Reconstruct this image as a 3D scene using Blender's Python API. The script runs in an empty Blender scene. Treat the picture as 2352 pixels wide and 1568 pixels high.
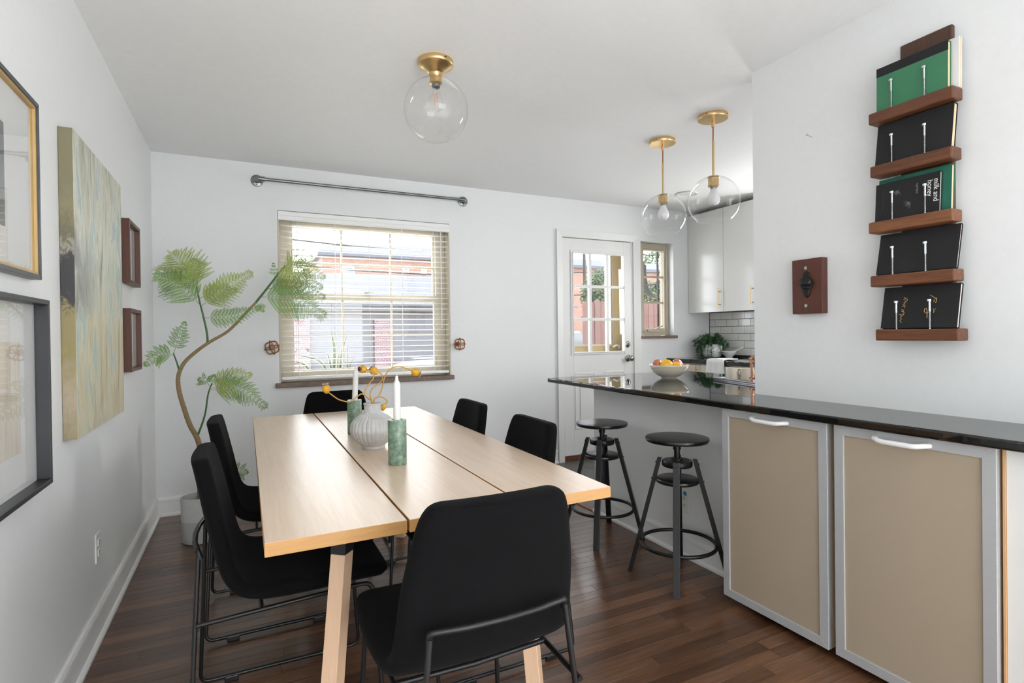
import bpy, bmesh, math, random
from mathutils import Vector, Matrix
random.seed(7)
R = math.radians
sc = bpy.context.scene
COL = sc.collection

# ------------------------------------------------------------------ camera
F, CYP = 1249.81, 774.14
YAW, PIT, ROL = 0.4557, -0.0066, -0.0127
CAM = Vector((0.549, -4.314, 1.1955))
fw = Vector((math.sin(YAW)*math.cos(PIT), math.cos(YAW)*math.cos(PIT), math.sin(PIT)))
r0 = Vector((math.cos(YAW), -math.sin(YAW), 0)); u0 = r0.cross(fw)
rt = r0*math.cos(ROL) + u0*math.sin(ROL); up = -r0*math.sin(ROL) + u0*math.cos(ROL)
cd = bpy.data.cameras.new('camera'); cam = bpy.data.objects.new('camera', cd); COL.objects.link(cam)
cd.sensor_width = 36; cd.lens = F/2352*36; cd.shift_y = -(784-CYP)/2352; cd.clip_start = .02; cd.clip_end = 500
cam.matrix_world = Matrix(((rt.x, up.x, -fw.x, CAM.x), (rt.y, up.y, -fw.y, CAM.y), (rt.z, up.z, -fw.z, CAM.z), (0, 0, 0, 1)))
sc.camera = cam

def bp(U, V, ax, val):
    d = fw + rt*(U-1176)/F + up*(CYP-V)/F
    i = 'xyz'.index(ax)
    return CAM + d*((val-CAM[i])/d[i])
def bpp(U, V, P, N):
    d = fw + rt*(U-1176)/F + up*(CYP-V)/F
    return CAM + d*((P-CAM).dot(N)/d.dot(N))

# ------------------------------------------------------------------ sky and light
w = bpy.data.worlds.new('world'); sc.world = w; w.use_nodes = True
bg = w.node_tree.nodes['Background']
bg.inputs[0].default_value = (0.93, 0.965, 1.0, 1); bg.inputs[1].default_value = 8.0
vs = sc.view_settings
vs.view_transform = 'Standard'; vs.look = 'None'; vs.exposure = -0.06; vs.gamma = 1; vs.use_curve_mapping = False

def area(name, loc, aim, sx, sy, power, spread=180, col=(1, .99, .97)):
    l = bpy.data.lights.new(name, 'AREA'); l.shape = 'RECTANGLE'; l.size = sx; l.size_y = sy; l.energy = power; l.color = col; l.spread = R(spread)
    o = bpy.data.objects.new(name, l); COL.objects.link(o); o.location = loc
    o.rotation_euler = (Vector(aim)-Vector(loc)).to_track_quat('-Z', 'Y').to_euler()
    return o
# added fill lights at invented window openings; living-room pair aims at the bounce floor
area('living_rear_fill', (1.6, -7.85, 1.95), (1.6, -5.6, 0), 2.5, .7, 30, 60)
area('living_side_fill', (5.0, -6.1, 1.95), (2.7, -5.4, 0), 2.5, .7, 50, 60)
area('kitchen_rear_fill', (4.0, -3.95, 1.5), (4.0, -1, 1.2), 1.3, 1.0, 5)
area('kitchen_side_fill', (5.035, -1.39, 1.60), (0, -1.39, 1.5), .32, .86, 20)  # added fill aimed across the room at the left wall

# ------------------------------------------------------------------ helpers
ORG = {}
class MB:
    def __init__(s): s.v = []; s.f = []; s.sm = []
    def add(s, vs, fs, smooth=False):
        o = len(s.v); s.v += [Vector(v) for v in vs]
        for f in fs: s.f.append([i+o for i in f]); s.sm.append(smooth)
        return s
    def box(s, x0, x1, y0, y1, z0, z1):
        v = [(x, y, z) for z in (z0, z1) for y in (y0, y1) for x in (x0, x1)]
        return s.add(v, [(0, 2, 3, 1), (4, 5, 7, 6), (0, 1, 5, 4), (2, 6, 7, 3), (0, 4, 6, 2), (1, 3, 7, 5)])
    def hexa(s, b, t):
        n = len(b)
        return s.add(list(b)+list(t), [list(range(n))[::-1], [n+i for i in range(n)]]+[(i, (i+1) % n, n+(i+1) % n, n+i) for i in range(n)])
    def prism(s, poly, ax, a, b):
        def m(p, c):
            return {'x': (c, p[0], p[1]), 'y': (p[0], c, p[1]), 'z': (p[0], p[1], c)}[ax]
        return s.hexa([m(p, a) for p in poly], [m(p, b) for p in poly])
    def cyl(s, p0, p1, r0, r1=None, n=16, cap=True, rot=0):
        p0 = Vector(p0); p1 = Vector(p1); r1 = r0 if r1 is None else r1
        d = (p1-p0).normalized(); a = d.orthogonal().normalized()
        if abs(d.z) > .999: a = Vector((1, 0, 0))
        b = d.cross(a)
        vs = []
        for p, r in ((p0, r0), (p1, r1)):
            for i in range(n):
                t = 2*math.pi*i/n+rot; vs.append(p+a*r*math.cos(t)+b*r*math.sin(t))
        s.add(vs, [(i, (i+1) % n, n+(i+1) % n, n+i) for i in range(n)], n > 6)
        if cap: s.add(vs, [list(range(n))[::-1], [n+i for i in range(n)]])
        return s
    def tube(s, pts, r, n=8, closed=False, cap=True):
        P = [Vector(p) for p in pts]; m = len(P); rs = r if isinstance(r, (list, tuple)) else [r]*m
        T = []
        for i in range(m):
            a = P[(i-1) % m] if (closed or i > 0) else P[0]; b = P[(i+1) % m] if (closed or i < m-1) else P[-1]
            T.append((b-a).normalized() if (b-a).length > 1e-9 else Vector((0, 0, 1)))
        nrm = T[0].orthogonal().normalized(); vs = []
        for i in range(m):
            nrm = (nrm-T[i]*nrm.dot(T[i]))
            nrm = nrm.normalized() if nrm.length > 1e-6 else T[i].orthogonal().normalized()
            bn = T[i].cross(nrm)
            for k in range(n):
                t = 2*math.pi*k/n; vs.append(P[i]+nrm*rs[i]*math.cos(t)+bn*rs[i]*math.sin(t))
        fs = []
        for i in range(m if closed else m-1):
            j = (i+1) % m
            for k in range(n): fs.append((i*n+k, i*n+(k+1) % n, j*n+(k+1) % n, j*n+k))
        s.add(vs, fs, True)
        if cap and not closed: s.add(vs[:n], [list(range(n))[::-1]]); s.add(vs[-n:], [list(range(n))])
        return s
    def lathe(s, prof, c=(0, 0, 0), n=32, mod=None, closed=False, axis=None):
        c = Vector(c); vs = []; m = len(prof)
        for (r, z) in prof:
            for i in range(n):
                t = 2*math.pi*i/n; rr = r*(1+(mod(t, z) if mod else 0))
                p = Vector((rr*math.cos(t), rr*math.sin(t), z))
                if axis is not None: p = axis @ p
                vs.append(c+p)
        fs = []
        for j in range(m if closed else m-1):
            k = (j+1) % m
            for i in range(n): fs.append((j*n+i, j*n+(i+1) % n, k*n+(i+1) % n, k*n+i))
        s.add(vs, fs, True)
        if not closed:
            if prof[0][0] > 1e-5: s.add(vs[:n], [list(range(n))[::-1]])
            if prof[-1][0] > 1e-5: s.add(vs[-n:], [list(range(n))])
        return s
    def sphere(s, c, rx, ry=None, rz=None, n=16, m=10):
        ry = ry or rx; rz = rz or rx
        pr = [(max(math.sin(math.pi*j/m), 1e-4), -math.cos(math.pi*j/m)) for j in range(m+1)]
        c = Vector(c); o = len(s.v); vs = []
        for (r, z) in pr:
            for i in range(n):
                t = 2*math.pi*i/n; vs.append(c+Vector((rx*r*math.cos(t), ry*r*math.sin(t), rz*z)))
        return s.add(vs, [(j*n+i, j*n+(i+1) % n, (j+1)*n+(i+1) % n, (j+1)*n+i) for j in range(m) for i in range(n)], True)

def mk(name, mb, mat, parent=None, bevel=0, org=None, seg=2):
    if parent is not None: org = ORG[parent]
    org = org or Vector((0, 0, 0))
    me = bpy.data.meshes.new(name)
    me.from_pydata([v-org for v in mb.v], [], mb.f); me.update()
    for p, sflag in zip(me.polygons, mb.sm): p.use_smooth = sflag
    if any(mb.sm): me.set_sharp_from_angle(angle=R(50))
    if mat: me.materials.append(mat)
    o = bpy.data.objects.new(name, me); COL.objects.link(o)
    if parent is not None: o.parent = parent
    else: o.location = org
    ORG[o] = org
    if bevel:
        b = o.modifiers.new('bevel', 'BEVEL'); b.width = bevel; b.segments = seg; b.limit_method = 'ANGLE'; b.angle_limit = R(40)
    return o
def tag(o, label=None, cat=None, group=None, kind=None):
    if label: o['label'] = label
    if cat: o['category'] = cat
    if group: o['group'] = group
    if kind: o['kind'] = kind
    return o
def thing(name, label, cat, loc=(0, 0, 0), group=None):
    o = bpy.data.objects.new(name, None); COL.objects.link(o); o.location = loc; o.empty_display_size = .05
    ORG[o] = Vector(loc); return tag(o, label, cat, group)
def single(name, mb, mat, label, cat, group=None, bevel=0, seg=2):
    xs = [v.x for v in mb.v]; ys = [v.y for v in mb.v]; zs = [v.z for v in mb.v]
    org = Vector(((min(xs)+max(xs))/2, (min(ys)+max(ys))/2, min(zs)))
    return tag(mk(name, mb, mat, None, bevel, org, seg), label, cat, group)
def struct(name, mb, mat, label=None, cat=None, bevel=0):
    o = mk(name, mb, mat, None, bevel); return tag(o, label, cat, None, 'structure')
def piece(name, mesh_obj, parent, loc):
    o = bpy.data.objects.new(name, mesh_obj.data); COL.objects.link(o); o.parent = parent
    o.location = Vector(loc)-ORG[parent]; ORG[o] = Vector(loc); return o
def copy_tree(o, parent=None):
    c = o.copy(); COL.objects.link(c); ORG[c] = ORG[o]
    if parent is not None: c.parent = parent
    for ch in list(o.children): copy_tree(ch, c)
    return c
def smooth_curve(pts, k=6):
    P = [Vector(p) for p in pts]; out = []
    for i in range(len(P)-1):
        a = P[max(i-1, 0)]; b = P[i]; c = P[i+1]; d = P[min(i+2, len(P)-1)]
        for j in range(k):
            t = j/k
            out.append(.5*((2*b)+(c-a)*t+(2*a-5*b+4*c-d)*t*t+(3*b-a-3*c+d)*t**3))
    return out+[P[-1]]
def fillet(pts, r, k=4, closed=False):
    P = [Vector(p) for p in pts]; out = []; n = len(P)
    for i in range(n):
        if not closed and i in (0, n-1): out.append(P[i]); continue
        a = P[i-1]; b = P[i]; c = P[(i+1) % n]
        l1 = min(r, (a-b).length*.45); l2 = min(r, (c-b).length*.45)
        s = b+(a-b).normalized()*l1; e = b+(c-b).normalized()*l2
        for j in range(k+1):
            t = j/k; out.append(s*(1-t)**2+b*2*t*(1-t)+e*t*t)
    return out

# ------------------------------------------------------------------ materials
def srgb(r, g, b):
    f = lambda c: (c/255/12.92) if c/255 <= .04045 else ((c/255+.055)/1.055)**2.4
    return (f(r), f(g), f(b), 1)
def nm(name):
    m = bpy.data.materials.new(name); m.use_nodes = True
    nt = m.node_tree; return m, nt, nt.nodes['Principled BSDF']
def setp(b, rough=.5, metal=0, spec=.5, coat=0, coatr=.1):
    b.inputs['Roughness'].default_value = rough; b.inputs['Metallic'].default_value = metal
    b.inputs['Specular IOR Level'].default_value = spec; b.inputs['Coat Weight'].default_value = coat; b.inputs['Coat Roughness'].default_value = coatr
def noise(nt, scale=(1, 1, 1), ns=10, det=4, rough=.55, dist=0, coord='Object', rnd=False):
    tc = nt.nodes.new('ShaderNodeTexCoord'); mp = nt.nodes.new('ShaderNodeMapping'); n = nt.nodes.new('ShaderNodeTexNoise')
    mp.inputs['Scale'].default_value = scale
    nt.links.new(tc.outputs[coord], mp.inputs['Vector'])
    if rnd:
        oi = nt.nodes.new('ShaderNodeObjectInfo'); mu = nt.nodes.new('ShaderNodeMath'); mu.operation = 'MULTIPLY'; mu.inputs[1].default_value = 37.0
        nt.links.new(oi.outputs['Random'], mu.inputs[0]); nt.links.new(mu.outputs[0], mp.inputs['Location'])
    nt.links.new(mp.outputs[0], n.inputs['Vector'])
    n.inputs['Scale'].default_value = ns; n.inputs['Detail'].default_value = det; n.inputs['Roughness'].default_value = rough; n.inputs['Distortion'].default_value = dist
    return n
def ramp(nt, src, stops):
    r = nt.nodes.new('ShaderNodeValToRGB'); e = r.color_ramp.elements
    while len(e) < len(stops): e.new(.5)
    for el, (p, c) in zip(e, stops): el.position = p; el.color = c
    nt.links.new(src, r.inputs[0]); return r
def bump(nt, b, src, st=.1, dist=.01):
    bm = nt.nodes.new('ShaderNodeBump'); bm.inputs['Strength'].default_value = st; bm.inputs['Distance'].default_value = dist
    nt.links.new(src, bm.inputs['Height']); nt.links.new(bm.outputs[0], b.inputs['Normal'])
def plain(name, c, rough=.5, metal=0, var=.06, scale=(1, 1, 1), ns=8, spec=.5, coat=0, bst=0, coatr=.1, det=4):
    m, nt, b = nm(name); setp(b, rough, metal, spec, coat, coatr)
    n = noise(nt, scale, ns, det)
    lo = tuple(x*(1-var) for x in c[:3])+(1,); hi = tuple(min(1, x*(1+var)) for x in c[:3])+(1,)
    r = ramp(nt, n.outputs[0], [(.3, lo), (.7, hi)]); nt.links.new(r.outputs[0], b.inputs['Base Color'])
    if bst: bump(nt, b, n.outputs[0], bst)
    return m
def wood(name, stops, scale, ns=6, rough=.4, coat=0, bst=.05, rnd=False, coatr=.15, dist=.6, spec=.5):
    m, nt, b = nm(name); setp(b, rough, 0, spec, coat, coatr)
    n = noise(nt, scale, ns, 6, .6, dist, rnd=rnd)
    n2 = noise(nt, tuple(s*5 for s in scale), ns, 3, .6, 0, rnd=rnd)
    mx = nt.nodes.new('ShaderNodeMath'); mx.operation = 'MULTIPLY_ADD'; mx.inputs[1].default_value = .35
    nt.links.new(n2.outputs[0], mx.inputs[0]); 
    ms = nt.nodes.new('ShaderNodeMath'); ms.operation = 'MULTIPLY'; ms.inputs[1].default_value = .7
    nt.links.new(n.outputs[0], ms.inputs[0]); nt.links.new(ms.outputs[0], mx.inputs[2])
    src = mx.outputs[0]
    if rnd:
        oi = nt.nodes.new('ShaderNodeObjectInfo'); a = nt.nodes.new('ShaderNodeMath'); a.operation = 'MULTIPLY_ADD'; a.inputs[1].default_value = .3; 
        nt.links.new(oi.outputs['Random'], a.inputs[0])
        a2 = nt.nodes.new('ShaderNodeMath'); a2.operation = 'SUBTRACT'; a2.inputs[1].default_value = .15
        nt.links.new(src, a2.inputs[0]); nt.links.new(a2.outputs[0], a.inputs[2]); src = a.outputs[0]
    r = ramp(nt, src, stops); nt.links.new(r.outputs[0], b.inputs['Base Color'])
    if bst: bump(nt, b, n2.outputs[0], bst, .003)
    return m
def thin_glass(name, tint=(1, 1, 1, 1), ior=1.45, rough=.0, boost=1.0):
    m = bpy.data.materials.new(name); m.use_nodes = True; nt = m.node_tree; nt.nodes.clear()
    o = nt.nodes.new('ShaderNodeOutputMaterial'); t = nt.nodes.new('ShaderNodeBsdfTransparent'); g = nt.nodes.new('ShaderNodeBsdfGlossy')
    t.inputs[0].default_value = tint; g.inputs['Roughness'].default_value = rough
    fr = nt.nodes.new('ShaderNodeLayerWeight'); fr.inputs[0].default_value = .5
    pw = nt.nodes.new('ShaderNodeMath'); pw.operation = 'POWER'; pw.inputs[1].default_value = 5.0
    f0 = ((ior-1)/(ior+1))**2
    mx = nt.nodes.new('ShaderNodeMixShader'); mu = nt.nodes.new('ShaderNodeMath'); mu.operation = 'MULTIPLY_ADD'; mu.inputs[1].default_value = (1-f0)*boost; mu.inputs[2].default_value = f0*boost; mu.use_clamp = True
    nt.links.new(fr.outputs['Facing'], pw.inputs[0]); nt.links.new(pw.outputs[0], mu.inputs[0]); nt.links.new(mu.outputs[0], mx.inputs[0])
    nt.links.new(t.outputs[0], mx.inputs[1]); nt.links.new(g.outputs[0], mx.inputs[2]); nt.links.new(mx.outputs[0], o.inputs[0])
    return m

M = {}
M['wall'] = plain('wall_paint', (.80, .81, .81, 1), .55, var=.012, ns=40, bst=.03)
M['ceil'] = plain('ceiling_paint', (.90, .90, .90, 1), .6, var=.012, ns=30, bst=.03)
M['trim'] = plain('trim_paint', (.80, .80, .79, 1), .35, var=.01)
M['board'] = wood('oak_floor', [(.2, srgb(46, 28, 18)), (.42, srgb(74, 48, 32)), (.6, srgb(98, 67, 46)), (.82, srgb(124, 90, 66))], (1.2, 22, 22), 3.2, .30, bst=.10, rnd=True, coat=.25, coatr=.22)
M['bounce_rug'] = plain('pale_bounce_rug', (.84, .83, .81, 1), .95, var=.04, ns=80)
M['joint'] = plain('floor_joint', srgb(22, 15, 11), .7)
M['slate'] = plain('slate_tile', srgb(88, 88, 86), .35, var=.25, ns=5, bst=.15)
M['grout_d'] = plain('dark_grout', srgb(45, 44, 43), .8)
M['tile'] = plain('white_tile', (.80, .80, .77, 1), .12, var=.02, ns=4)
M['beige'] = plain('beige_window_paint', srgb(196, 186, 166), .4, var=.03)
M['blind'] = plain('blind_white', (.90, .90, .88, 1), .35, var=.01)
M['cord'] = plain('blind_cord', (.75, .75, .72, 1), .7)
M['sill'] = plain('stone_sill', srgb(118, 99, 86), .5, var=.25, ns=30)
M['glass'] = thin_glass('window_glass')
M['globe'] = thin_glass('globe_glass', (.997, .998, .997, 1), 1.5, 0, 1.0)
M['steel'] = plain('galvanised_pipe', srgb(140, 143, 143), .35, 1, .15, ns=30)
M['chrome'] = plain('zinc_steel', srgb(205, 208, 210), .25, 1, .08, ns=60)
M['nickel'] = plain('nickel', srgb(165, 160, 155), .25, 1, .1)
M['brass'] = plain('brushed_brass', srgb(222, 190, 138), .3, 1, .05, (1, 1, 20), 20)
M['rust'] = plain('bronze_cast', srgb(140, 92, 60), .45, .6, .35, ns=60, bst=.3)
M['black'] = plain('black_metal', (.008, .008, .009, 1), .38, 0, .2, spec=.35)
M['blackwood'] = plain('black_stain', (.008, .008, .009, 1), .28, 0, .3, (20, 1, 1), 4)
M['fabric'] = plain('black_fabric', (.0035, .0035, .004, 1), .95, 0, .5, ns=900, spec=.12, bst=.25, det=2)
M['fabric'].node_tree.nodes['Principled BSDF'].inputs['Sheen Weight'].default_value = .015
M['fabric'].node_tree.nodes['Principled BSDF'].inputs['Sheen Roughness'].default_value = .45
M['maple'] = wood('maple_top', [(.2, srgb(208, 178, 148)), (.5, srgb(220, 194, 168)), (.8, srgb(230, 209, 187))], (26, 1.1, 26), 2.6, .33, bst=.02, dist=.4, coat=.35, coatr=.25, spec=.5)
M['mapleend'] = wood('maple_edge', [(.2, srgb(176, 128, 74)), (.8, srgb(200, 154, 96))], (2, 8, 14), 4, .45, bst=.02)
M['mapleleg'] = wood('maple_leg', [(.2, srgb(205, 168, 136)), (.8, srgb(226, 194, 164))], (30, 30, 1.5), 3, .4, bst=.02)
M['granite'] = plain('black_granite', (.010, .010, .010, 1), .03, 0, .9, ns=260, spec=.6, det=3)
M['counteredge'] = M['granite']
M['alu'] = plain('aluminium', srgb(186, 188, 190), .42, .25, .04, (1, 1, 40), 10)
M['white'] = plain('white_lacquer', (.82, .82, .80, 1), .18, var=.01)
M['whitemelamine'] = plain('white_melamine', (.80, .80, .78, 1), .4, var=.01)
M['rawply'] = plain('raw_particleboard', srgb(205, 160, 115), .7)
M['handle'] = plain('matt_white_handle', (.80, .80, .80, 1), .4)
M['walnut'] = wood('walnut_stain', [(.2, srgb(66, 38, 22)), (.5, srgb(104, 62, 38)), (.8, srgb(138, 88, 56))], (22, 1.6, 22), 3, .45, bst=.1, rnd=True)
M['walnutv'] = wood('walnut_board', [(.2, srgb(52, 32, 22)), (.8, srgb(88, 58, 40))], (22, 22, 1.6), 3, .5, bst=.1)
M['openerwood'] = wood('red_walnut', [(.2, srgb(70, 34, 24)), (.8, srgb(100, 55, 42))], (30, 30, 1.2), 3, .4, bst=.05)
M['framewood'] = wood('frame_walnut', [(.2, srgb(66, 36, 26)), (.8, srgb(102, 62, 46))], (30, 30, 2), 3, .45)
M['frameblk'] = plain('black_frame', (.02, .021, .023, 1), .4, var=.3, scale=(1, 1, 1), ns=5)
M['framegrey'] = plain('slate_frame', srgb(62, 65, 70), .35, var=.35, scale=(30, 30, 2), ns=5)
M['gold'] = plain('gold_leaf', srgb(192, 160, 106), .45, .3, .1)
M['mat'] = plain('white_mat', (.80, .80, .79, 1), .8, var=.01)
M['paper'] = plain('page_edge', srgb(222, 198, 160), .9, var=.12, scale=(40, 1, 1), ns=30)
M['paperw'] = plain('page_edge_white', srgb(215, 208, 200), .9, var=.08)
M['coverblk'] = plain('black_cover', (.009, .009, .010, 1), .8, var=.3, ns=200)
M['covergrn'] = plain('green_cover', srgb(58, 120, 86), .55, var=.05, ns=6)
M['coverteal'] = plain('teal_cover', srgb(24, 96, 78), .6, var=.15, ns=12)
M['coverwht'] = plain('white_cover', (.72, .72, .72, 1), .6)
M['inkwhite'] = plain('white_ink', (.80, .80, .78, 1), .7)
M['inkgrey'] = plain('grey_ink', (.33, .33, .33, 1), .7)
M['inkbrown'] = plain('brown_ink', srgb(78, 64, 50), .7)
M['inkgold'] = plain('gold_foil', srgb(225, 185, 120), .4, .3)
m, nt, b = nm('green_marble'); setp(b, .3)
_n = noise(nt, (1, 1, 1), 55, 10, .7, .3); _r = ramp(nt, _n.outputs[0], [(.30, srgb(62, 84, 70)), (.43, srgb(100, 126, 106)), (.55, srgb(124, 148, 126)), (.70, srgb(160, 178, 160))]); nt.links.new(_r.outputs[0], b.inputs['Base Color']); M['marble'] = m
M['wax'] = plain('white_wax', (.80, .79, .76, 1), .45, var=.01)
M['ceramic'] = plain('cream_ceramic', srgb(226, 218, 200), .2, var=.03)
m, nt, b = nm('striped_cream_ceramic'); setp(b, .2)
_tc = nt.nodes.new('ShaderNodeTexCoord'); _sp = nt.nodes.new('ShaderNodeSeparateXYZ'); nt.links.new(_tc.outputs['Object'], _sp.inputs[0])
_c0, _c1 = srgb(226, 218, 200), srgb(176, 156, 120)
_mu = nt.nodes.new('ShaderNodeMath'); _mu.operation = 'MULTIPLY'; _mu.inputs[1].default_value = 10.0; nt.links.new(_sp.outputs['Z'], _mu.inputs[0])
_r = ramp(nt, _mu.outputs[0], [(0, _c0), (.66, _c0), (.67, _c1), (.685, _c1), (.695, _c0), (.74, _c0), (.75, _c1), (.765, _c1), (.775, _c0)]); nt.links.new(_r.outputs[0], b.inputs['Base Color']); M['bowl'] = m
M['porcelain'] = plain('porcelain', (.8, .82, .82, 1), .12, var=.01)
M['concrete'] = plain('concrete_pot', srgb(196, 197, 196), .8, var=.04, ns=20)
M['concrete2'] = plain('concrete_pot_base', srgb(178, 180, 180), .8, var=.04, ns=20)
M['soil'] = plain('potting_soil', srgb(52, 42, 34), .95, var=.4, ns=60)
M['bark'] = plain('pale_bark', srgb(140, 118, 84), .7, var=.18, scale=(1, 1, 3), ns=40, bst=.2)
M['stemgreen'] = plain('green_stem', srgb(62, 104, 58), .5, var=.15)
M['leaf'] = plain('fern_leaf', srgb(146, 162, 74), .5, var=.3, ns=14)
M['leaf2'] = plain('fern_leaf_dark', srgb(112, 148, 70), .5, var=.3, ns=14)
M['leafdark'] = plain('asparagus_leaf', srgb(38, 84, 42), .5, var=.4, ns=30)
M['stalk'] = plain('dry_stalk', srgb(196, 150, 74), .6, var=.1, ns=30)
M['pod'] = plain('dry_pod', srgb(214, 160, 40), .5, var=.2, scale=(1, 1, .2), ns=60)
M['podcrown'] = plain('pod_crown', srgb(104, 52, 36), .7, var=.3, ns=80)
M['podspike'] = plain('pod_spike', srgb(225, 205, 195), .7)
M['lemon'] = plain('yellow_citrus', srgb(250, 190, 40), .4, var=.04, ns=60, bst=.05)
M['apple'] = plain('red_apple', srgb(214, 122, 98), .3, var=.3, scale=(1, 1, .3), ns=30)
M['stem'] = plain('apple_stem', srgb(90, 74, 40), .7)
M['towel'] = plain('white_towel', (.8, .8, .79, 1), .95, var=.04, ns=300, bst=.4)
M['tray'] = plain('pewter_tray', srgb(165, 165, 175), .3, .8, .1)
M['copper'] = plain('copper', srgb(190, 120, 85), .25, 1, .05)
M['plastic'] = plain('white_plastic', (.78, .77, .74, 1), .4, var=.01)
M['dark'] = plain('dark_slot', (.02, .02, .02, 1), .7)
M['bluestick'] = plain('blue_sticker', srgb(60, 140, 185), .5)
M['bulb'] = plain('frosted_bulb', (.75, .75, .76, 1), .3, var=.01)
M['filament'] = plain('led_filament', srgb(225, 160, 110), .5)
M['clearbulb'] = thin_glass('bulb_glass', (.99, .99, .99, 1), 1.45, 0, 1.0)
# frosted door glass: milky, glossy, a little see-through
m = bpy.data.materials.new('frosted_door_glass'); m.use_nodes = True; nt = m.node_tree; b = nt.nodes['Principled BSDF']
setp(b, .32, 0, .5, .6, .03); b.inputs['Base Color'].default_value = srgb(188, 172, 152)
tr = nt.nodes.new('ShaderNodeBsdfTransparent'); tr.inputs[0].default_value = (.9, .88, .84, 1); mx = nt.nodes.new('ShaderNodeMixShader'); mx.inputs[0].default_value = .22
nt.links.new(b.outputs[0], mx.inputs[1]); nt.links.new(tr.outputs[0], mx.inputs[2]); nt.links.new(mx.outputs[0], nt.nodes['Material Output'].inputs[0]); M['frost'] = m
M['shelfglass'] = plain('green_glass_shelf', srgb(70, 110, 95), .2, var=.03)
M['cabinside'] = plain('cabinet_inside', srgb(190, 172, 150), .6)
# outdoors
M['asphalt'] = plain('pale_concrete_yard', srgb(198, 196, 190), .9, var=.1, ns=3)
def brickmat(name, c1, c2, mort, scale, bw=.5, rh=.25):
    m, nt, b = nm(name); setp(b, .9)
    tc = nt.nodes.new('ShaderNodeTexCoord'); mp = nt.nodes.new('ShaderNodeMapping'); mp.inputs['Rotation'].default_value = (R(90), 0, 0)
    br = nt.nodes.new('ShaderNodeTexBrick'); br.inputs['Color1'].default_value = c1; br.inputs['Color2'].default_value = c2; br.inputs['Mortar'].default_value = mort
    br.inputs['Scale'].default_value = scale; br.inputs['Mortar Size'].default_value = .018; br.inputs['Brick Width'].default_value = bw; br.inputs['Row Height'].default_value = rh
    nt.links.new(tc.outputs['Object'], mp.inputs['Vector']); nt.links.new(mp.outputs[0], br.inputs['Vector']); nt.links.new(br.outputs[0], b.inputs['Base Color'])
    return m
M['brickpillar'] = brickmat('red_brick', srgb(108, 80, 82), srgb(84, 66, 72), srgb(140, 136, 138), 3.8)
M['brickwall'] = brickmat('orange_brick', srgb(124, 96, 84), srgb(112, 84, 74), srgb(126, 106, 96), 2.0)
M['gdoor'] = plain('garage_door_grey', srgb(83, 83, 88), .6, var=.03)
M['gtrim'] = plain('garage_trim', srgb(79, 76, 76), .6)
M['shingle'] = plain('shingle_grey', srgb(79, 81, 87), .9, var=.15, scale=(1, 1, 14), ns=2)
M['flatroof'] = plain('roof_edge_blue', srgb(67, 71, 80), .6)
M['winwhite'] = plain('white_window', (.5, .5, .5, 1), .4)
M['winglass'] = plain('far_window_glass', srgb(90, 100, 112), .1)
M['fence'] = wood('cedar_fence', [(.2, srgb(69, 46, 42)), (.8, srgb(92, 67, 61))], (20, 20, 1), 2, .8, rnd=True)
M['hedge'] = plain('hedge_leaf', srgb(48, 69, 33), .6, var=.45, ns=6)
M['pole'] = plain('weathered_pole', srgb(50, 45, 41), .9)
M['carblue'] = plain('blue_car_paint', srgb(46, 62, 83), .25, .3, .02, coat=.6)
M['carwhite'] = plain('cream_car_paint', srgb(127, 123, 115), .25, 0, .01, coat=.6)
M['carglass'] = plain('car_glass', srgb(40, 48, 55), .08)
M['rubber'] = plain('tyre', (.02, .02, .02, 1), .8)
M['tan'] = plain('tan_storm_door', srgb(190, 166, 118), .45, var=.03)
M['iron'] = plain('wrought_iron', srgb(34, 33, 33), .6, .2)
M['snakegreen'] = plain('snake_leaf', srgb(84, 108, 92), .45, var=.3, ns=40)
M['snakeedge'] = plain('snake_leaf_edge', srgb(200, 190, 130), .45)
M['cover'] = plain('cream_cover_fabric', srgb(176, 168, 150), .8, var=.05)
M['bin'] = plain('trash_bin', srgb(56, 58, 69), .5)
# ================================================================== SETTING
H = 2.44
# floor: slab under the oak boards; boards one by one where the picture shows them
fl = struct('floor', MB().box(-.1, 2.64, -8.1, -3.31, -.10, 0).box(2.64, 5.2, -8.1, -4.3, -.10, 0), M['board'])
fb = mk('floor_base', MB().box(-.1, 2.64, -3.31, .02, -.10, -.0035), M['joint'], fl)
BW = .057; protos = {}
for L in (.45, .6, .75, .9, 1.1, 1.3):
    me = bpy.data.meshes.new('floor_board'); bm = bmesh.new(); bmesh.ops.create_cube(bm, size=1)
    for v in bm.verts: v.co = Vector(((v.co.x+.5)*(L-.0012), (v.co.y-.5)*(BW-.0012), (v.co.z-.5)*.008))
    top = [e for e in bm.edges if all(v.co.z > -.001 for v in e.verts)]
    bmesh.ops.bevel(bm, geom=top, offset=.0008, segments=1, affect='EDGES'); bm.to_mesh(me); bm.free()
    me.materials.append(M['board']); protos[L] = me
def trimboard(L):
    me = bpy.data.meshes.new('floor_board'); mb = MB().box(0, L-.001, -BW+.001, 0, -.008, 0); me.from_pydata(mb.v, [], mb.f); me.materials.append(M['board']); return me
y = 0.0
while y > -3.30:
    x = .005-random.random()*.5; first = True
    while x < 2.636:
        L = random.choice(list(protos)); 
        a = max(x, .005); e = x+L
        if first or e > 2.636 or 2.636-e < .2:
            if 2.636-e < .2: e = 2.636
            me = trimboard(e-a)
        else: me = protos[L]
        o = bpy.data.objects.new('floor_board', me); COL.objects.link(o); o.parent = fl; o.location = (a, y, random.uniform(-.0003, 0)); ORG[o] = Vector((a, y, 0))
        x = e; first = False
    y -= BW
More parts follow.
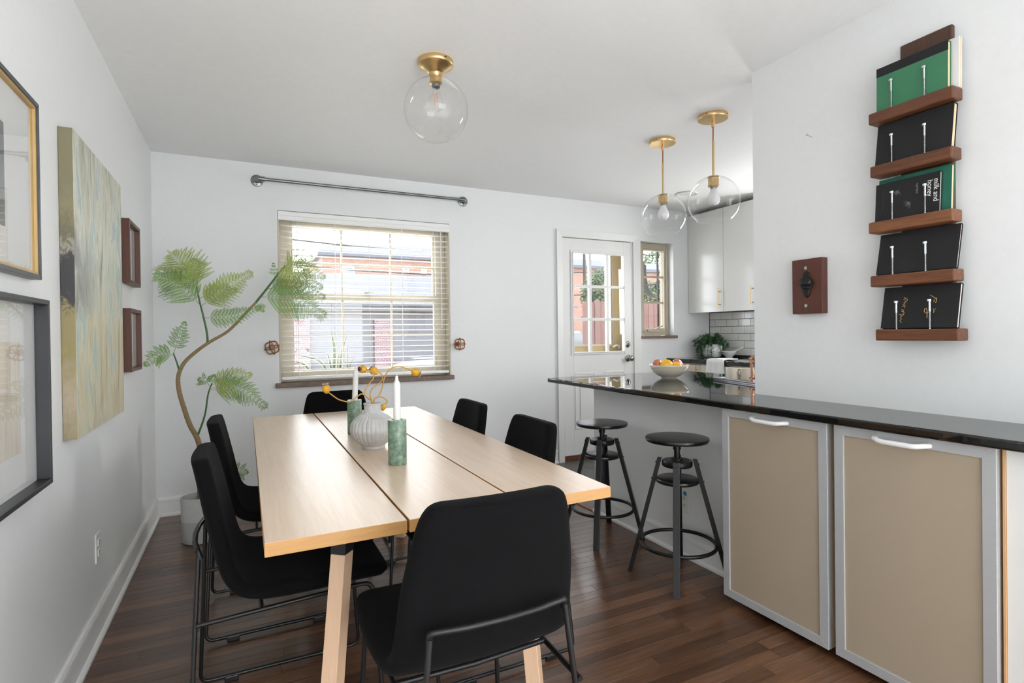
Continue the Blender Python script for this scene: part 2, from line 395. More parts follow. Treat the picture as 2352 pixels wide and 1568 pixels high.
# kitchen slate floor
kf = struct('floor', MB().box(2.64, 5.2, -4.3, .02, -.10, -.004), M['grout_d'])
TW = .305; tm = mk('floor_tile', MB().box(0, TW-.004, -TW+.004, 0, -.012, 0), M['slate'], kf, .0015); tm.location = (2.642, -.002, 0)
for i in range(8):
    for j in range(8):
        if i+j == 0 or (j > 5 and i > 3): continue
        if 2.642+(i+1)*TW > 5.15: continue
        piece('floor_tile', tm, kf, (2.642+i*TW, -.002-j*TW, 0))
struct('trim_1', MB().box(2.615, 2.655, -1.285, -.02, -.003, .006), M['walnut'])
struct('ceiling', MB().box(-.15, 5.25, -8.15, .2, H, H+.12), M['ceil'])
struct('wall_left', MB().box(-.15, 0, -8.15, .2, -.1, H), M['wall'])
# back wall around three openings
W1 = (.770, 2.092, .855, 2.118); D1 = (3.175, 3.995, 0, 2.085); K1 = (4.0915, 4.529, 1.155, 2.105)
bw = MB()
def col(x0, x1, op=None):
    if op is None: bw.box(x0, x1, 0, .2, -.1, H)
    else:
        if op[2] > 0: bw.box(x0, x1, 0, .2, -.1, op[2])
        bw.box(x0, x1, 0, .2, op[3], H)
col(0, W1[0]); col(W1[0], W1[1], W1); col(W1[1], D1[0]); col(D1[0], D1[1], D1); col(D1[1], K1[0]); col(K1[0], K1[1], K1); col(K1[1], 5.25)
struct('wall_back', bw, M['wall'])
wkr = struct('wall_kitchen_right', MB().box(5.04, 5.25, -1.22, 0, -.1, H).box(5.04, 5.25, -4.15, -1.56, -.1, H).box(5.04, 5.25, -1.56, -1.22, -.1, 1.15).box(5.04, 5.25, -1.56, -1.22, 2.05, H), M['wall'])  # small opening added for the kitchen side fill light
struct('wall_kitchen_rear', MB().box(2.767, 3.3, -4.15, -4.0, 0, H).box(4.7, 5.04, -4.15, -4.0, 0, H).box(3.3, 4.7, -4.15, -4.0, 0, .95).box(3.3, 4.7, -4.15, -4.0, 2.05, H), M['wall'])  # opening added for the kitchen rear fill light
# living room shell behind the camera; wide rear opening added to let light in
struct('wall_rear', MB().box(0, .25, -8.15, -8, 0, H).box(2.95, 5.25, -8.15, -8, 0, H).box(.25, 2.95, -8.15, -8, 0, .6).box(.25, 2.95, -8.15, -8, 2.3, H), M['wall'])
struct('wall_right', MB().box(2.767, 2.9, -4.0, -2.4616, 0, H), M['wall'])
struct('wall_living_right', MB().box(5.1, 5.25, -8, -7.55, 0, H).box(5.1, 5.25, -4.85, -4.15, 0, H).box(5.1, 5.25, -7.55, -4.85, 0, .5).box(5.1, 5.25, -7.55, -4.85, 2.3, H), M['wall'])  # opening added for the living-room side fill light
struct('floor', MB().box(.03, 5.09, -7.98, -4.35, .001, .012), M['bounce_rug'])  # added pale sheet out of view, bounces light up to the ceiling
# half wall carrying the counter, and the boxed-out end beside the glass cabinets
hw = struct('wall_half', MB().box(2.64, 2.76, -4.0, -1.283, 0, .858).box(2.76, 3.50, -2.40, -1.283, 0, .858), M['wall'])
struct('wall_boxed', MB().box(2.452, 2.639, -4.0, -3.5575, 0, .858), M['whitemelamine'])
# baseboards with a moulded top and a shoe
def bbprof(h=.125): return [(0, 0), (.024, 0), (.024, .012), (.018, .02), (.012, .022), (.012, h-.03), (.015, h-.026), (.014, h-.012), (.009, h), (0, h)]
def bb(name, p0, p1, nrm, h=.125):
    p0 = Vector(p0); p1 = Vector(p1); n = Vector(nrm); mb = MB(); pr = bbprof(h)
    a = [p0+n*u+Vector((0, 0, v)) for u, v in pr]; b = [p1+n*u+Vector((0, 0, v)) for u, v in pr]
    mb.hexa(b, a); return struct(name, mb, M['trim'])
bb('baseboard_left', (0, 0, 0), (0, -8, 0), (1, 0, 0))
bb('baseboard_back', (3.115, 0, 0), (.012, 0, 0), (0, -1, 0))
bb('baseboard_half', (2.64, -1.284, 0), (2.64, -2.565, 0), (-1, 0, 0), .115)

# ---------------- window 1 (double hung, beige) with stone sill
win = tag(mk('window_1', MB()
    .box(W1[0]+.012, .862, .09, .17, .86, 2.11).box(1.996, W1[1]-.012, .09, .17, .86, 2.11)
    .box(.862, 1.996, .09, .17, 2.035, 2.11).box(.862, 1.996, .09, .17, .86, .925)
    .box(W1[0], W1[0]+.012, .0, .199, .856, 2.117).box(W1[1]-.012, W1[1], .0, .199, .856, 2.117), M['beige'], None, .003), kind='structure')
for (z0, z1, yy) in ((1.47, 2.04, .135), (.92, 1.52, .11)):
    s = mk('sash', MB().box(.855, .88, yy-.015, yy+.015, z0, z1).box(1.98, 2.0, yy-.015, yy+.015, z0, z1).box(.88, 1.98, yy-.015, yy+.015, z1-.045 if z1 < 1.6 else z1-.02, z1).box(.88, 1.98, yy-.015, yy+.015, z0, z0+.022), M['beige'], win, .002)
    zz0 = z0+.022; zz1 = z1-(.045 if z1 < 1.6 else .02); zm = 1.756 if z0 > 1.2 else 1.196
    mk('muntin', MB().box(1.232, 1.246, yy-.008, yy+.008, zz0, zz1), M['beige'], s); mk('muntin', MB().box(1.618, 1.632, yy-.008, yy+.008, zz0, zz1), M['beige'], s)
    mk('muntin', MB().box(.88, 1.98, yy-.006, yy+.006, zm-.008, zm+.008), M['beige'], s)
    for x0, x1 in ((.88, 1.232), (1.246, 1.618), (1.632, 1.98)):
        for q0, q1 in ((zz0, zm-.008), (zm+.008, zz1)):
            mk('pane', MB().box(x0, x1, yy-.002, yy+.002, q0, q1), M['glass'], s)
mk('window_sill', MB().box(.742, 2.110, -.035, .10, .822, .856), M['sill'], win, .004)
mk('sash_lock', MB().cyl((1.42, .088, 1.525), (1.42, .088, 1.545), .022, n=12).box(1.40, 1.47, .075, .088, 1.535, 1.545), M['beige'], win)
# horizontal blind hung inside the opening
bl = thing('venetian_blind', 'white horizontal venetian blind lowered over the dining room window', 'blind', (1.431, .03, .88))
mk('headrail', MB().box(.779, 2.083, .005, .062, 2.058, 2.116), M['blind'], bl, .002)
mk('valance', MB().prism([(.002, 2.045), (-.012, 2.045), (-.016, 2.052), (-.016, 2.075), (-.010, 2.082), (-.010, 2.108), (-.004, 2.113), (.002, 2.113)], 'x', .775, 2.088), M['blind'], bl)
sl = None
NZ = 26
for i in range(NZ):
    z = 2.012-i*.0432
    if z < .9: break
    if sl is None:
        sl = mk('slat', MB().hexa([(.785, .006, z-.001), (.785, .031, z+.002), (.785, .056, z-.001), (.785, .056, z+.002), (.785, .031, z+.005), (.785, .006, z+.002)], [(2.078, .006, z-.001), (2.078, .031, z+.002), (2.078, .056, z-.001), (2.078, .056, z+.002), (2.078, .031, z+.005), (2.078, .006, z+.002)]), M['blind'], bl); z0s = z
    else:
        o = bpy.data.objects.new('slat', sl.data); COL.objects.link(o); o.parent = bl; o.location = (0, random.uniform(-.002, .002), z-z0s); o.rotation_euler = (0, random.uniform(-.0012, .0012), 0); ORG[o] = ORG[bl]
mk('bottom_rail', MB().box(.785, 2.078, .004, .058, .875, .897), M['blind'], bl, .004)
for x in (.905, 1.17, 1.43, 1.69, 1.955):
    for dx_, y_ in ((0, .003), (.012, .059)): mk('ladder_cord', MB().cyl((x+dx_, y_, .88), (x+dx_, y_, 2.06), .0013, n=5), M['cord'], bl)
mk('tilt_wand', MB().cyl((2.015, -.004, 1.25), (2.015, -.002, 2.05), .004, n=8), M['plastic'], bl)

# ---------------- door 1 with nine lights
dr = tag(mk('door_1', MB().box(3.187, 3.300, .0, .04, .05, 2.078).box(3.892, 3.983, .0, .04, .05, 2.078).box(3.300, 3.892, .0, .04, 1.945, 2.078).box(3.300, 3.892, .0, .04, .05, 1.01), M['trim'], None, .002), kind='structure')
gx0, gx1, gz0, gz1 = 3.300, 3.892, 1.010, 1.945
fr = MB()
def ring(mb, x0, x1, z0, z1, wd, y0, y1):
    mb.box(x0-wd, x0, y0, y1, z0-wd, z1+wd).box(x1, x1+wd, y0, y1, z0-wd, z1+wd).box(x0, x1, y0, y1, z1, z1+wd).box(x0, x1, y0, y1, z0-wd, z0); return mb
mk('glazing_frame', ring(ring(MB(), gx0+.004, gx1-.004, gz0+.004, gz1-.004, .028, -.010, 0), gx0+.004, gx1-.004, gz0+.004, gz1-.004, .012, -.016, -.008), M['trim'], dr, .004)
xs = [gx0+(gx1-gx0)*k/3 for k in range(4)]; zs = [gz0+(gz1-gz0)*k/3 for k in range(4)]
for k in (1, 2):
    mk('muntin', MB().box(xs[k]-.012, xs[k]+.012, -.008, .03, gz0, gz1), M['trim'], dr, .003)
    mk('muntin', MB().box(gx0, gx1, -.007, .029, zs[k]-.012, zs[k]+.012), M['trim'], dr, .003)
for i in range(3):
    for j in range(3):
        mk('pane', MB().box(xs[i]+.005, xs[i+1]-.005, .010, .013, zs[j]+.005, zs[j+1]-.005), M['glass'], dr)
for x0, x1 in ((3.312, 3.548), (3.652, 3.886)):
    pn = mk('door_panel', ring(MB(), x0+.02, x1-.02, .31, .80, .02, -.006, .001), M['trim'], dr, .005)
    mk('raised_field', MB().box(x0+.055, x1-.055, -.007, .001, .345, .765), M['trim'], pn, .006)
kn = mk('door_knob', MB().lathe([(.034, 0), (.034, .006), (.026, .012), (.012, .018), (.011, .036), (.022, .042), (.028, .055), (.026, .066), (.016, .073), (.001, .075)], (3.935, 0, .94), 24, axis=Matrix.Rotation(R(90), 3, 'X')), M['nickel'], dr)
mk('deadbolt', MB().lathe([(.033, 0), (.032, .010), (.024, .016), (.001, .017)], (3.925, 0, 1.075), 24, axis=Matrix.Rotation(R(90), 3, 'X')).box(3.922, 3.928, -.032, -.015, 1.058, 1.092), M['nickel'], dr)
for z in (1.80, 1.19, .25): mk('hinge', MB().cyl((3.186, -.006, z-.045), (3.186, -.006, z+.045), .006, n=10), M['brass'], dr)
struct('trim_2', MB()
    .hexa([(3.124, 0, 0), (3.124, -.02, 0), (3.187, -.012, 0), (3.187, 0, 0)], [(3.124, 0, 2.153), (3.124, -.02, 2.153), (3.187, -.012, 2.085), (3.187, 0, 2.085)])
    .hexa([(4.005, 0, 0), (4.005, -.012, 0), (4.088, -.02, 0), (4.088, 0, 0)], [(4.005, 0, 2.085), (4.005, -.012, 2.085), (4.088, -.02, 2.153), (4.088, 0, 2.153)])
    .hexa([(3.124, 0, 2.153), (3.124, -.02, 2.153), (3.187, -.012, 2.085), (3.187, 0, 2.085)], [(4.088, 0, 2.153), (4.088, -.02, 2.153), (4.005, -.012, 2.085), (4.005, 0, 2.085)])
    .box(3.176, 3.186, .0, .12, 0, 2.084).box(3.985, 3.994, .0, .12, 0, 2.084), M['trim'])
struct('trim_3', MB().box(3.18, 3.99, -.01, .18, -.002, .047), M['walnut'])
# storm door outside (tan, with full glass)
sd = tag(mk('door_2', MB().box(3.12, 3.25, .155, .195, .02, 2.06).box(3.87, 4.03, .155, .195, .02, 2.06).box(3.25, 3.87, .155, .195, 1.98, 2.06).box(3.25, 3.87, .155, .195, .02, 1.075), M['tan'], None, .003), kind='structure')
mk('frame_bead', MB().box(3.862, 3.870, .148, .200, 1.075, 1.98).box(3.845, 3.852, .150, .2, 1.075, 1.98).box(3.25, 3.87, .148, .155, 1.06, 1.078), M['beige'], sd)
mk('pane', MB().box(3.25, 3.845, .175, .179, 1.075, 1.98), M['glass'], sd)
mk('handle', MB().tube(smooth_curve([(3.93, .15, 1.03), (3.92, .12, 1.05), (3.88, .11, 1.065), (3.84, .115, 1.045)]), .009), M['plastic'], sd)

# ---------------- window 2 (kitchen casement with crank)
KY = .10
def kz(v, u=1500): return bp(u, v, 'y', KY).z
kw = tag(mk('window_2', MB().box(4.092, 4.208, KY-.02, KY+.04, 1.157, 2.104).box(4.474, 4.528, KY-.02, KY+.04, 1.157, 2.104).box(4.208, 4.474, KY-.02, KY+.04, 2.03, 2.104).box(4.208, 4.474, KY-.02, KY+.04, 1.157, 1.232), M['beige'], None, .003), kind='structure')
ks = mk('sash', MB().box(4.150, 4.190, KY-.03, KY-.02, 1.20, 2.06).box(4.494, 4.505, KY-.03, KY-.02, 1.20, 2.06).box(4.19, 4.494, KY-.03, KY-.02, 2.05, 2.06).box(4.19, 4.494, KY-.03, KY-.02, 1.19, 1.20), M['beige'], kw)
for v in (636, 695):
    zc = kz(v); mk('muntin', MB().box(4.208, 4.474, KY, KY+.015, zc-.010, zc+.010), M['beige'], kw)
zz = [1.232, kz(695), kz(636), 2.03]
for i in range(3): mk('pane', MB().box(4.208, 4.474, KY+.006, KY+.010, zz[i]+.003, zz[i+1]-.003), M['glass'], kw)
mk('screen_channel', MB().box(4.437, 4.447, KY+.03, KY+.05, 1.232, 2.03), M['iron'], kw)
cr = mk('crank', MB().box(4.24, 4.36, .06, .08, 1.196, 1.215).cyl((4.33, .07, 1.215), (4.40, .05, 1.25), .007, n=8).sphere((4.41, .048, 1.256), .010), M['beige'], kw, .002)
mk('window_sill', MB().box(4.085, 4.56, -.025, .075, 1.130, 1.156), M['sill'], kw, .003)

# ---------------- kitchen tile backsplash on the right kitchen wall
bs = mk('tile_bed', MB().box(5.033, 5.041, -1.2, -.001, .925, 1.392), M['grout_d'], wkr)
TH, TL = .0735, .1515
tl = mk('wall_tile', MB().box(5.026, 5.034, -TL+.004, 0, 0, TH-.004), M['tile'], wkr, .001)
th = mk('wall_tile', MB().box(5.026, 5.034, -TL/2+.004, 0, 0, TH-.004), M['tile'], wkr, .001)
zr = 1.390-TH; row = 0; used = set()
while zr > .90:
    yy = -.003
    n = 0
    while yy > -1.06:
        if n == 0 and row % 2: src, ln = th, TL/2
        else: src, ln = tl, TL
        if src not in used: used.add(src); o = src
        else: o = bpy.data.objects.new('wall_tile', src.data); COL.objects.link(o); o.parent = wkr; ORG[o] = ORG[wkr]
        if o is not src:
            for mod in src.modifiers:
                b_ = o.modifiers.new('bevel', 'BEVEL'); b_.width = .001; b_.segments = 1; b_.limit_method = 'ANGLE'
        o.location = (0, yy, zr); yy -= ln; n += 1
    zr -= TH; row += 1
struct('trim_4', MB().box(5.022, 5.039, -.003, 0, .925, 1.39), M['grout_d'])
# ================================================================== DINING TABLE
TX0, TX1, TY0, TY1 = .580, 1.513, -2.998, -.914
tb = thing('dining_table', 'long pale maple dining table with a three-plank top and splayed legs', 'table', (1.046, -1.956, 0))
for x0, x1 in ((TX0, .9005), (.9065, 1.2085), (1.2145, TX1)):
    p = mk('top_plank', MB().box(x0, x1, TY0, TY1, .708, .740), M['maple'], tb, .0015)
    p.data.materials.append(M['mapleend'])
    for pl in p.data.polygons:
        if abs(pl.normal.z) < .5: pl.material_index = 1
for yy in (-2.79, -1.122):
    mk('crossbar', MB().box(.78, 1.31, yy-.02, yy+.02, .672, .707), M['black'], tb, .002)
    for s in (-1, 1):
        tx, bx = 1.046+s*.262, 1.046+s*.322
        def ringp(t, wd):
            cx = bx+(tx-bx)*t; z = .707*t
            return [(cx+wd*math.cos(R(a)), yy+wd*math.sin(R(a)), z) for a in (5, 95, 185, 275)]
        lg = mk('leg', MB().hexa(ringp(0, .0335), ringp(.865, .0305)), M['mapleleg'], tb, .002)
        mk('leg_bracket', MB().hexa(ringp(.866, .0310), ringp(1, .0305)), M['black'], lg)
mk('beam', MB().box(1.026, 1.066, -2.77, -1.14, .685, .707), M['black'], tb)

# ================================================================== DINING CHAIRS
def make_chair():
    t = thing('dining_chair', '', 'chair', (0, 0, 0), 'black dining chairs around the maple table')
    prof = [(.256, .438, .180, 0), (.250, .454, .205, 0), (.226, .464, .222, .002), (.16, .466, .232, .005), (.06, .462, .238, .008), (-.04, .458, .236, .010), (-.12, .460, .230, .012), (-.168, .480, .224, .016), (-.196, .525, .217, .020), (-.212, .59, .212, .022), (-.228, .67, .206, .022), (-.243, .75, .190, .020), (-.254, .815, .176, .016), (-.259, .840, .162, .012), (-.261, .850, .138, .01)]
    NT = 9; bm = bmesh.new(); rows = []
    for i, (py, pz, hw_, cv) in enumerate(prof):
        a = Vector((0, *prof[max(i-1, 0)][:2])); b = Vector((0, *prof[min(i+1, len(prof)-1)][:2])); tg = (b-a).normalized()
        nr = Vector((0, -tg.z, tg.y)) * -1
        nr = Vector((0, tg.z, -tg.y)) if Vector((0, tg.z, -tg.y)).dot(Vector((0, .4, 1))) > 0 else Vector((0, -tg.z, tg.y))
        row_ = []
        for k in range(NT):
            s = -1+2*k/(NT-1)
            p = Vector((s*hw_, py, pz))+nr*cv*(s*s)
            row_.append(bm.verts.new(p))
        rows.append(row_)
    for i in range(len(rows)-1):
        for k in range(NT-1): bm.faces.new((rows[i][k], rows[i][k+1], rows[i+1][k+1], rows[i+1][k]))
    bmesh.ops.recalc_face_normals(bm, faces=bm.faces)
    me = bpy.data.meshes.new('seat_shell'); bm.to_mesh(me); bm.free(); me.materials.append(M['fabric'])
    for p in me.polygons: p.use_smooth = True
    o = bpy.data.objects.new('seat_shell', me); COL.objects.link(o); o.parent = t; ORG[o] = Vector()
    s = o.modifiers.new('solid', 'SOLIDIFY'); s.thickness = .046; s.offset = 0
    s = o.modifiers.new('sub', 'SUBSURF'); s.levels = 2; s.render_levels = 2
    r = .0068
    for sx in (-1, 1):
        loop = fillet([(sx*.195, -.262, .405), (sx*.192, .15, .425), (sx*.192, .215, .425), (sx*.216, .242, .018), (sx*.222, -.285, .018), (sx*.158, -.258, .585)], .03, 4)
        mk('leg_frame', MB().tube(loop, r, 8), M['black'], t)
        for yy in (-.19, .13): mk('foot_pad', MB().box(sx*.2195-.010, sx*.2195+.010, yy-.022, yy+.022, 0, .020), M['black'], t, .003)
    mk('back_bar', MB().tube(fillet([(-.158, -.252, .575), (-.158, -.259, .597), (-.08, -.272, .597), (0, -.276, .597), (.08, -.272, .597), (.158, -.259, .597), (.158, -.252, .575)], .008, 3), .0075, 8), M['black'], t)
    for yy, zz_ in ((.10, .424), (-.10, .414)): mk('cross_rail', MB().tube([(-.193, yy, zz_), (0, yy, zz_-.006), (.193, yy, zz_)], r, 8), M['black'], t)
    return t
ch0 = make_chair()
chairs = [((1.030, -3.005), 0, 'black fabric dining chair at the table end away from the window, its back turned'),
          ((.680, -2.400), -90, 'black fabric dining chair on the picture wall side, beside the taller framed print'),
          ((.680, -1.680), -90, 'black fabric dining chair on the picture wall side, next to the potted tree'),
          ((1.350, -2.365), 90, 'black fabric dining chair on the bar stool side, between stool and vase'),
          ((1.350, -1.700), 90, 'black fabric dining chair on the bar stool side, closer to the blinds'),
          ((1.052, -1.005), 180, 'black fabric dining chair at the table end under the window')]
chairs[1] = (chairs[1][0], chairs[1][1], 'black fabric dining chair on the picture wall side, further from the potted tree')
for i, (p, a, lb) in enumerate(chairs):
    o = ch0 if i == 0 else copy_tree(ch0)
    o.location = (p[0], p[1], 0); o.rotation_euler = (0, 0, R(a)); o['label'] = lb

# ================================================================== BAR STOOLS
def make_stool(cx, cy, sz, label):
    t = thing('bar_stool', label, 'stool', (cx, cy, 0), 'bar stools at the counter')
    mk('seat', MB().lathe([(.001, sz-.022), (.12, sz-.022), (.146, sz-.018), (.151, sz-.008), (.149, sz-.001), (.143, sz), (.001, sz-.002)], (cx, cy, 0), 48), M['blackwood'], t)
    sp = mk('spindle', MB().cyl((cx, cy, .30), (cx, cy, sz-.022), .0145, n=20).cyl((cx, cy, sz-.06), (cx, cy, sz-.022), .019, .019, n=20).cyl((cx, cy, .568), (cx, cy, .58), .028, n=20), M['black'], t)
    mk('hub', MB().lathe([(.001, .540), (.068, .540), (.072, .545), (.072, .564), (.068, .569), (.001, .569)], (cx, cy, 0), 36), M['black'], t)
    mk('lower_plate', MB().lathe([(.001, .462), (.098, .462), (.102, .466), (.102, .478), (.098, .482), (.001, .482)], (cx, cy, 0), 36), M['blackwood'], t)
    for sx in (-1, 1):
        for sy in (-1, 1):
            d = Vector((sx, sy, 0)).normalized(); pd = Vector((-d.y, d.x, 0)); c = Vector((cx, cy, 0))
            def rr(rad, z, wt=.0155, th=.0105): return [c+d*(rad-th)-pd*wt+Vector((0, 0, z)), c+d*(rad+th)-pd*wt+Vector((0, 0, z)), c+d*(rad+th)+pd*wt+Vector((0, 0, z)), c+d*(rad-th)+pd*wt+Vector((0, 0, z))]
            l = mk('leg', MB().hexa(rr(.232, 0), rr(.083, .577)), M['black'], t, .0015)
            for ra_, zb_ in ((.0965, .555), (.118, .472)): mk('bolt', MB().cyl(c+d*ra_+Vector((0, 0, zb_)), c+d*(ra_+.0065)+Vector((0, 0, zb_)), .004, n=8), M['black'], l)
    mk('foot_ring', MB().tube([(cx+.178*math.cos(2*math.pi*k/48), cy+.178*math.sin(2*math.pi*k/48), .165) for k in range(48)], .009, 10, True), M['black'], t)
    return t
make_stool(2.428, -1.668, .667, 'black metal bar stool at the far overhang of the counter, near the door')
make_stool(2.432, -2.285, .681, 'black metal bar stool beside the frosted glass cabinet')

# ================================================================== COUNTER + GLASS CABINETS
ct = single('counter_top', MB().prism([(2.407, -1.065), (3.62, -1.065), (3.62, -2.458), (2.766, -2.458), (2.766, -4.0), (2.407, -4.0)], 'z', .859, .889), M['granite'], 'polished black granite counter running from the breakfast bar along the wall', 'counter', bevel=.007, seg=3)
def glass_cab(y0, y1, label, shift=0):
    t = thing('wall_cabinet', label, 'cabinet', (2.54, (y0+y1)/2, .035), 'frosted glass cabinets under the counter')
    xf = 2.432
    mk('body', MB().box(2.452, 2.638, y1+.002, y1+.018, .035, .857).box(2.452, 2.638, y0-.018, y0-.002, .035, .857).box(2.452, 2.638, y1+.018, y0-.018, .035, .052).box(2.452, 2.638, y1+.018, y0-.018, .838, .857).box(2.625, 2.638, y1+.018, y0-.018, .052, .838), M['cabinside'], t)
    for z in (.60, .31): mk('shelf', MB().box(2.458, 2.62, y1+.019, y0-.019, z, z+.010), M['shelfglass'], t)
    zb, zt = .033, .8565; a, b = y0-.002, y1+.002; f = .034
    fm = MB()
    for q in (((a, zb), (a, zt), (a-f, zt-f), (a-f, zb+f)), ((a, zt), (b, zt), (b+f, zt-f), (a-f, zt-f)), ((b, zt), (b, zb), (b+f, zb+f), (b+f, zt-f)), ((b, zb), (a, zb), (a-f, zb+f), (b+f, zb+f))):
        fm.hexa([(xf, p[0], p[1]) for p in q], [(xf+.019, p[0], p[1]) for p in q])
    d = mk('door', fm, M['alu'], t, .0008, seg=1)
    mk('glass_panel', MB().box(xf+.006, xf+.010, b+f-.003, a-f+.003, zb+f-.003, zt-f+.003), M['frost'], d)
    hc = (y0+y1)/2+shift; hl = .086
    mk('handle', MB().tube(fillet([(xf+.002, hc+hl-.006, .834), (xf-.018, hc+hl-.012, .834), (xf-.030, hc+hl-.035, .829), (xf-.030, hc-hl+.035, .829), (xf-.018, hc-hl+.012, .834), (xf+.002, hc-hl+.006, .834)], .012, 4), .0085, 10), M['handle'], d)
    return t
glass_cab(-2.564, -3.050, 'frosted glass cabinet under the counter, beside the bar stool')
glass_cab(-3.072, -3.545, 'frosted glass cabinet under the counter, beside the white boxed wall end', .012)
single('edge_strip', MB().box(2.447, 2.640, -3.5565, -3.5505, .0, .857), M['rawply'], 'thin raw particleboard edge between glass cabinet and white panel', 'panel')

# ================================================================== KITCHEN
for i, (y0, y1, lb) in enumerate(((-.004, -.466, 'white glossy wall cabinet in the kitchen, against the window wall'), (-.469, -.930, 'white glossy wall cabinet in the kitchen, cut off by the bookshelf wall'), (-.933, -1.40, 'white glossy wall cabinet in the kitchen, hidden behind the bookshelf wall'))):
    if i == 2: continue
    t = thing('kitchen_wall_cabinet', lb, 'cabinet', (4.885, (y0+y1)/2, 1.385), 'upper kitchen cabinets')
    mk('body', MB().box(4.752, 5.025, y1, y0, 1.392, 2.392), M['white'], t)
    d = mk('door', MB().box(4.731, 4.750, y1+.001, y0-.001, 1.385, 2.394), M['white'], t, .0015)
    hy = -.428 if i == 0 else -.815
    h = mk('bar_handle', MB().cyl((4.698, hy, 1.425), (4.698, hy, 1.612), .0058, n=12), M['brass'], d)
    for z in (1.455, 1.582): mk('bar_post', MB().cyl((4.698, hy, z), (4.732, hy, z), .0045, n=10), M['steel'], d)
single('kitchen_worktop', MB().prism([(4.42, -.002), (5.024, -.002), (5.024, -2.4), (4.42, -2.4)], 'z', .885, .925), M['granite'], 'black worktop with rounded edge under the tiled kitchen wall', 'counter', bevel=.006)
for (y0, y1, hy, lb) in ((-.004, -.447, -.40, 'cream base cabinet under the kitchen worktop, next to the outer wall'), (-.450, -.862, None, 'cream base cabinet under the kitchen worktop, behind the hanging towel'), (-.865, -1.5, None, 'cream base cabinet under the kitchen worktop, behind the cream mugs')):
    t = thing('kitchen_base_cabinet', lb, 'cabinet', (4.73, (y0+y1)/2, 0), 'base cabinets under the kitchen worktop')
    mk('body', MB().box(4.462, 5.02, y1, y0, .10, .884).box(4.52, 5.02, y1, y0, 0, .10), M['ceramic'], t)
    d = mk('drawer_front', MB().box(4.443, 4.461, y1+.001, y0-.001, .73, .872), M['ceramic'], t, .001)
    if hy is not None: mk('handle', MB().box(4.415, 4.422, hy-.006, hy+.006, .80, .865).cyl((4.42, hy, .825), (4.444, hy, .825), .004, n=8), M['brass'], d)
    mk('door', MB().box(4.443, 4.461, y1+.001, y0-.001, .11, .727), M['ceramic'], t, .001)
single('sink', MB().box(4.50, 4.94, -1.28, -1.262, .926, .932).box(4.50, 4.94, -.728, -.71, .926, .932).box(4.50, 4.52, -1.262, -.728, .926, .932).box(4.92, 4.94, -1.262, -.728, .926, .932), M['chrome'], 'steel sink rim set in the kitchen worktop', 'sink')

# towel over the worktop edge
tw = MB(); NU, NV = 14, 16; vs_ = []; fs_ = []
for j in range(NV):
    s = j/(NV-1)
    if s < .35: px_, pz_ = 4.60-s/.35*.175, .934
    elif s < .47: a = (s-.35)/.12*math.pi/2; px_, pz_ = 4.425-.017*math.sin(a), .917+.017*math.cos(a)
    else: px_, pz_ = 4.408-.006*(s-.47), .917-(s-.47)/.53*.17
    for i in range(NU):
        q = i/(NU-1); wdt = .150+.05*s; yy = -.662+(q-.5)*wdt*1.15
        vs_.append((px_-.006*abs(math.sin(q*9))*s, yy, pz_+.008*math.exp(-((s-.42)/.12)**2)*math.sin(q*3.1)))
for j in range(NV-1):
    for i in range(NU-1): fs_.append((j*NU+i, j*NU+i+1, (j+1)*NU+i+1, (j+1)*NU+i))
tw.add(vs_, fs_, True)
t_ = single('kitchen_towel', tw, M['towel'], 'white towel draped over the kitchen worktop edge', 'towel')
s_ = t_.modifiers.new('solid', 'SOLIDIFY'); s_.thickness = .006; s_.offset = 1

# trailing plant in a white pot
pc = Vector((4.865, -.19, .925))
kp = thing('trailing_houseplant', 'dark green trailing fern in a white pot in the kitchen corner', 'plant', pc)
mk('pot', MB().lathe([(.045, 0), (.080, .002), (.095, .02), (.100, .13), (.096, .134), (.090, .125), (.086, .06), (.001, .055)], pc, 32), M['porcelain'], kp)
mk('soil', MB().lathe([(.086, .112), (.001, .118)], pc, 20), M['soil'], kp)
rng = random.Random(3); fo = MB(); stx = MB()
for k in range(46):
    a = rng.uniform(0, 2*math.pi); rr_ = rng.uniform(.08, .19); drop = rng.choice((.0, .03, .06, .10, .15)); rise = rng.uniform(.05, .115)
    e = pc+Vector((rr_*math.cos(a), rr_*math.sin(a), .13+rise*.4-drop))
    if e.y > -.02: e.y = -.02
    if e.x > 5.01: e.x = 5.01
    e.z = max(e.z, .935)
    pts = smooth_curve([pc+Vector((.03*math.cos(a), .03*math.sin(a), .11)), pc+Vector((rr_*.5*math.cos(a), rr_*.5*math.sin(a), .13+rise)), pc+Vector((rr_*.9*math.cos(a), rr_*.9*math.sin(a), .13+rise*.55-drop*.4)) if True else e, e], 6)
    for p in pts: p.y = min(p.y, -.012); p.x = min(p.x, 5.015)
    stx.tube(pts, .0012, 4)
    for i in range(3, len(pts)):
        for q in range(5):
            d = Vector((rng.uniform(-1, 1), rng.uniform(-1, 1), rng.uniform(-.9, .6))).normalized()*rng.uniform(.016, .034)
            p = pts[i]; tip = p+d; tip.y = min(tip.y, -.008); tip.x = min(tip.x, 5.02); tip.z = max(tip.z, .928)
            sd_ = d.cross(Vector((rng.uniform(-1, 1), rng.uniform(-1, 1), rng.uniform(-1, 1)))).normalized()*.0026
            md = (p+tip)/2; fo.add([p, md+sd_, tip, md-sd_], [(0, 1, 2, 3)])
mk('stems', stx, M['stemgreen'], kp); tag(mk('foliage', fo, M['leafdark'], kp), kind='stuff')

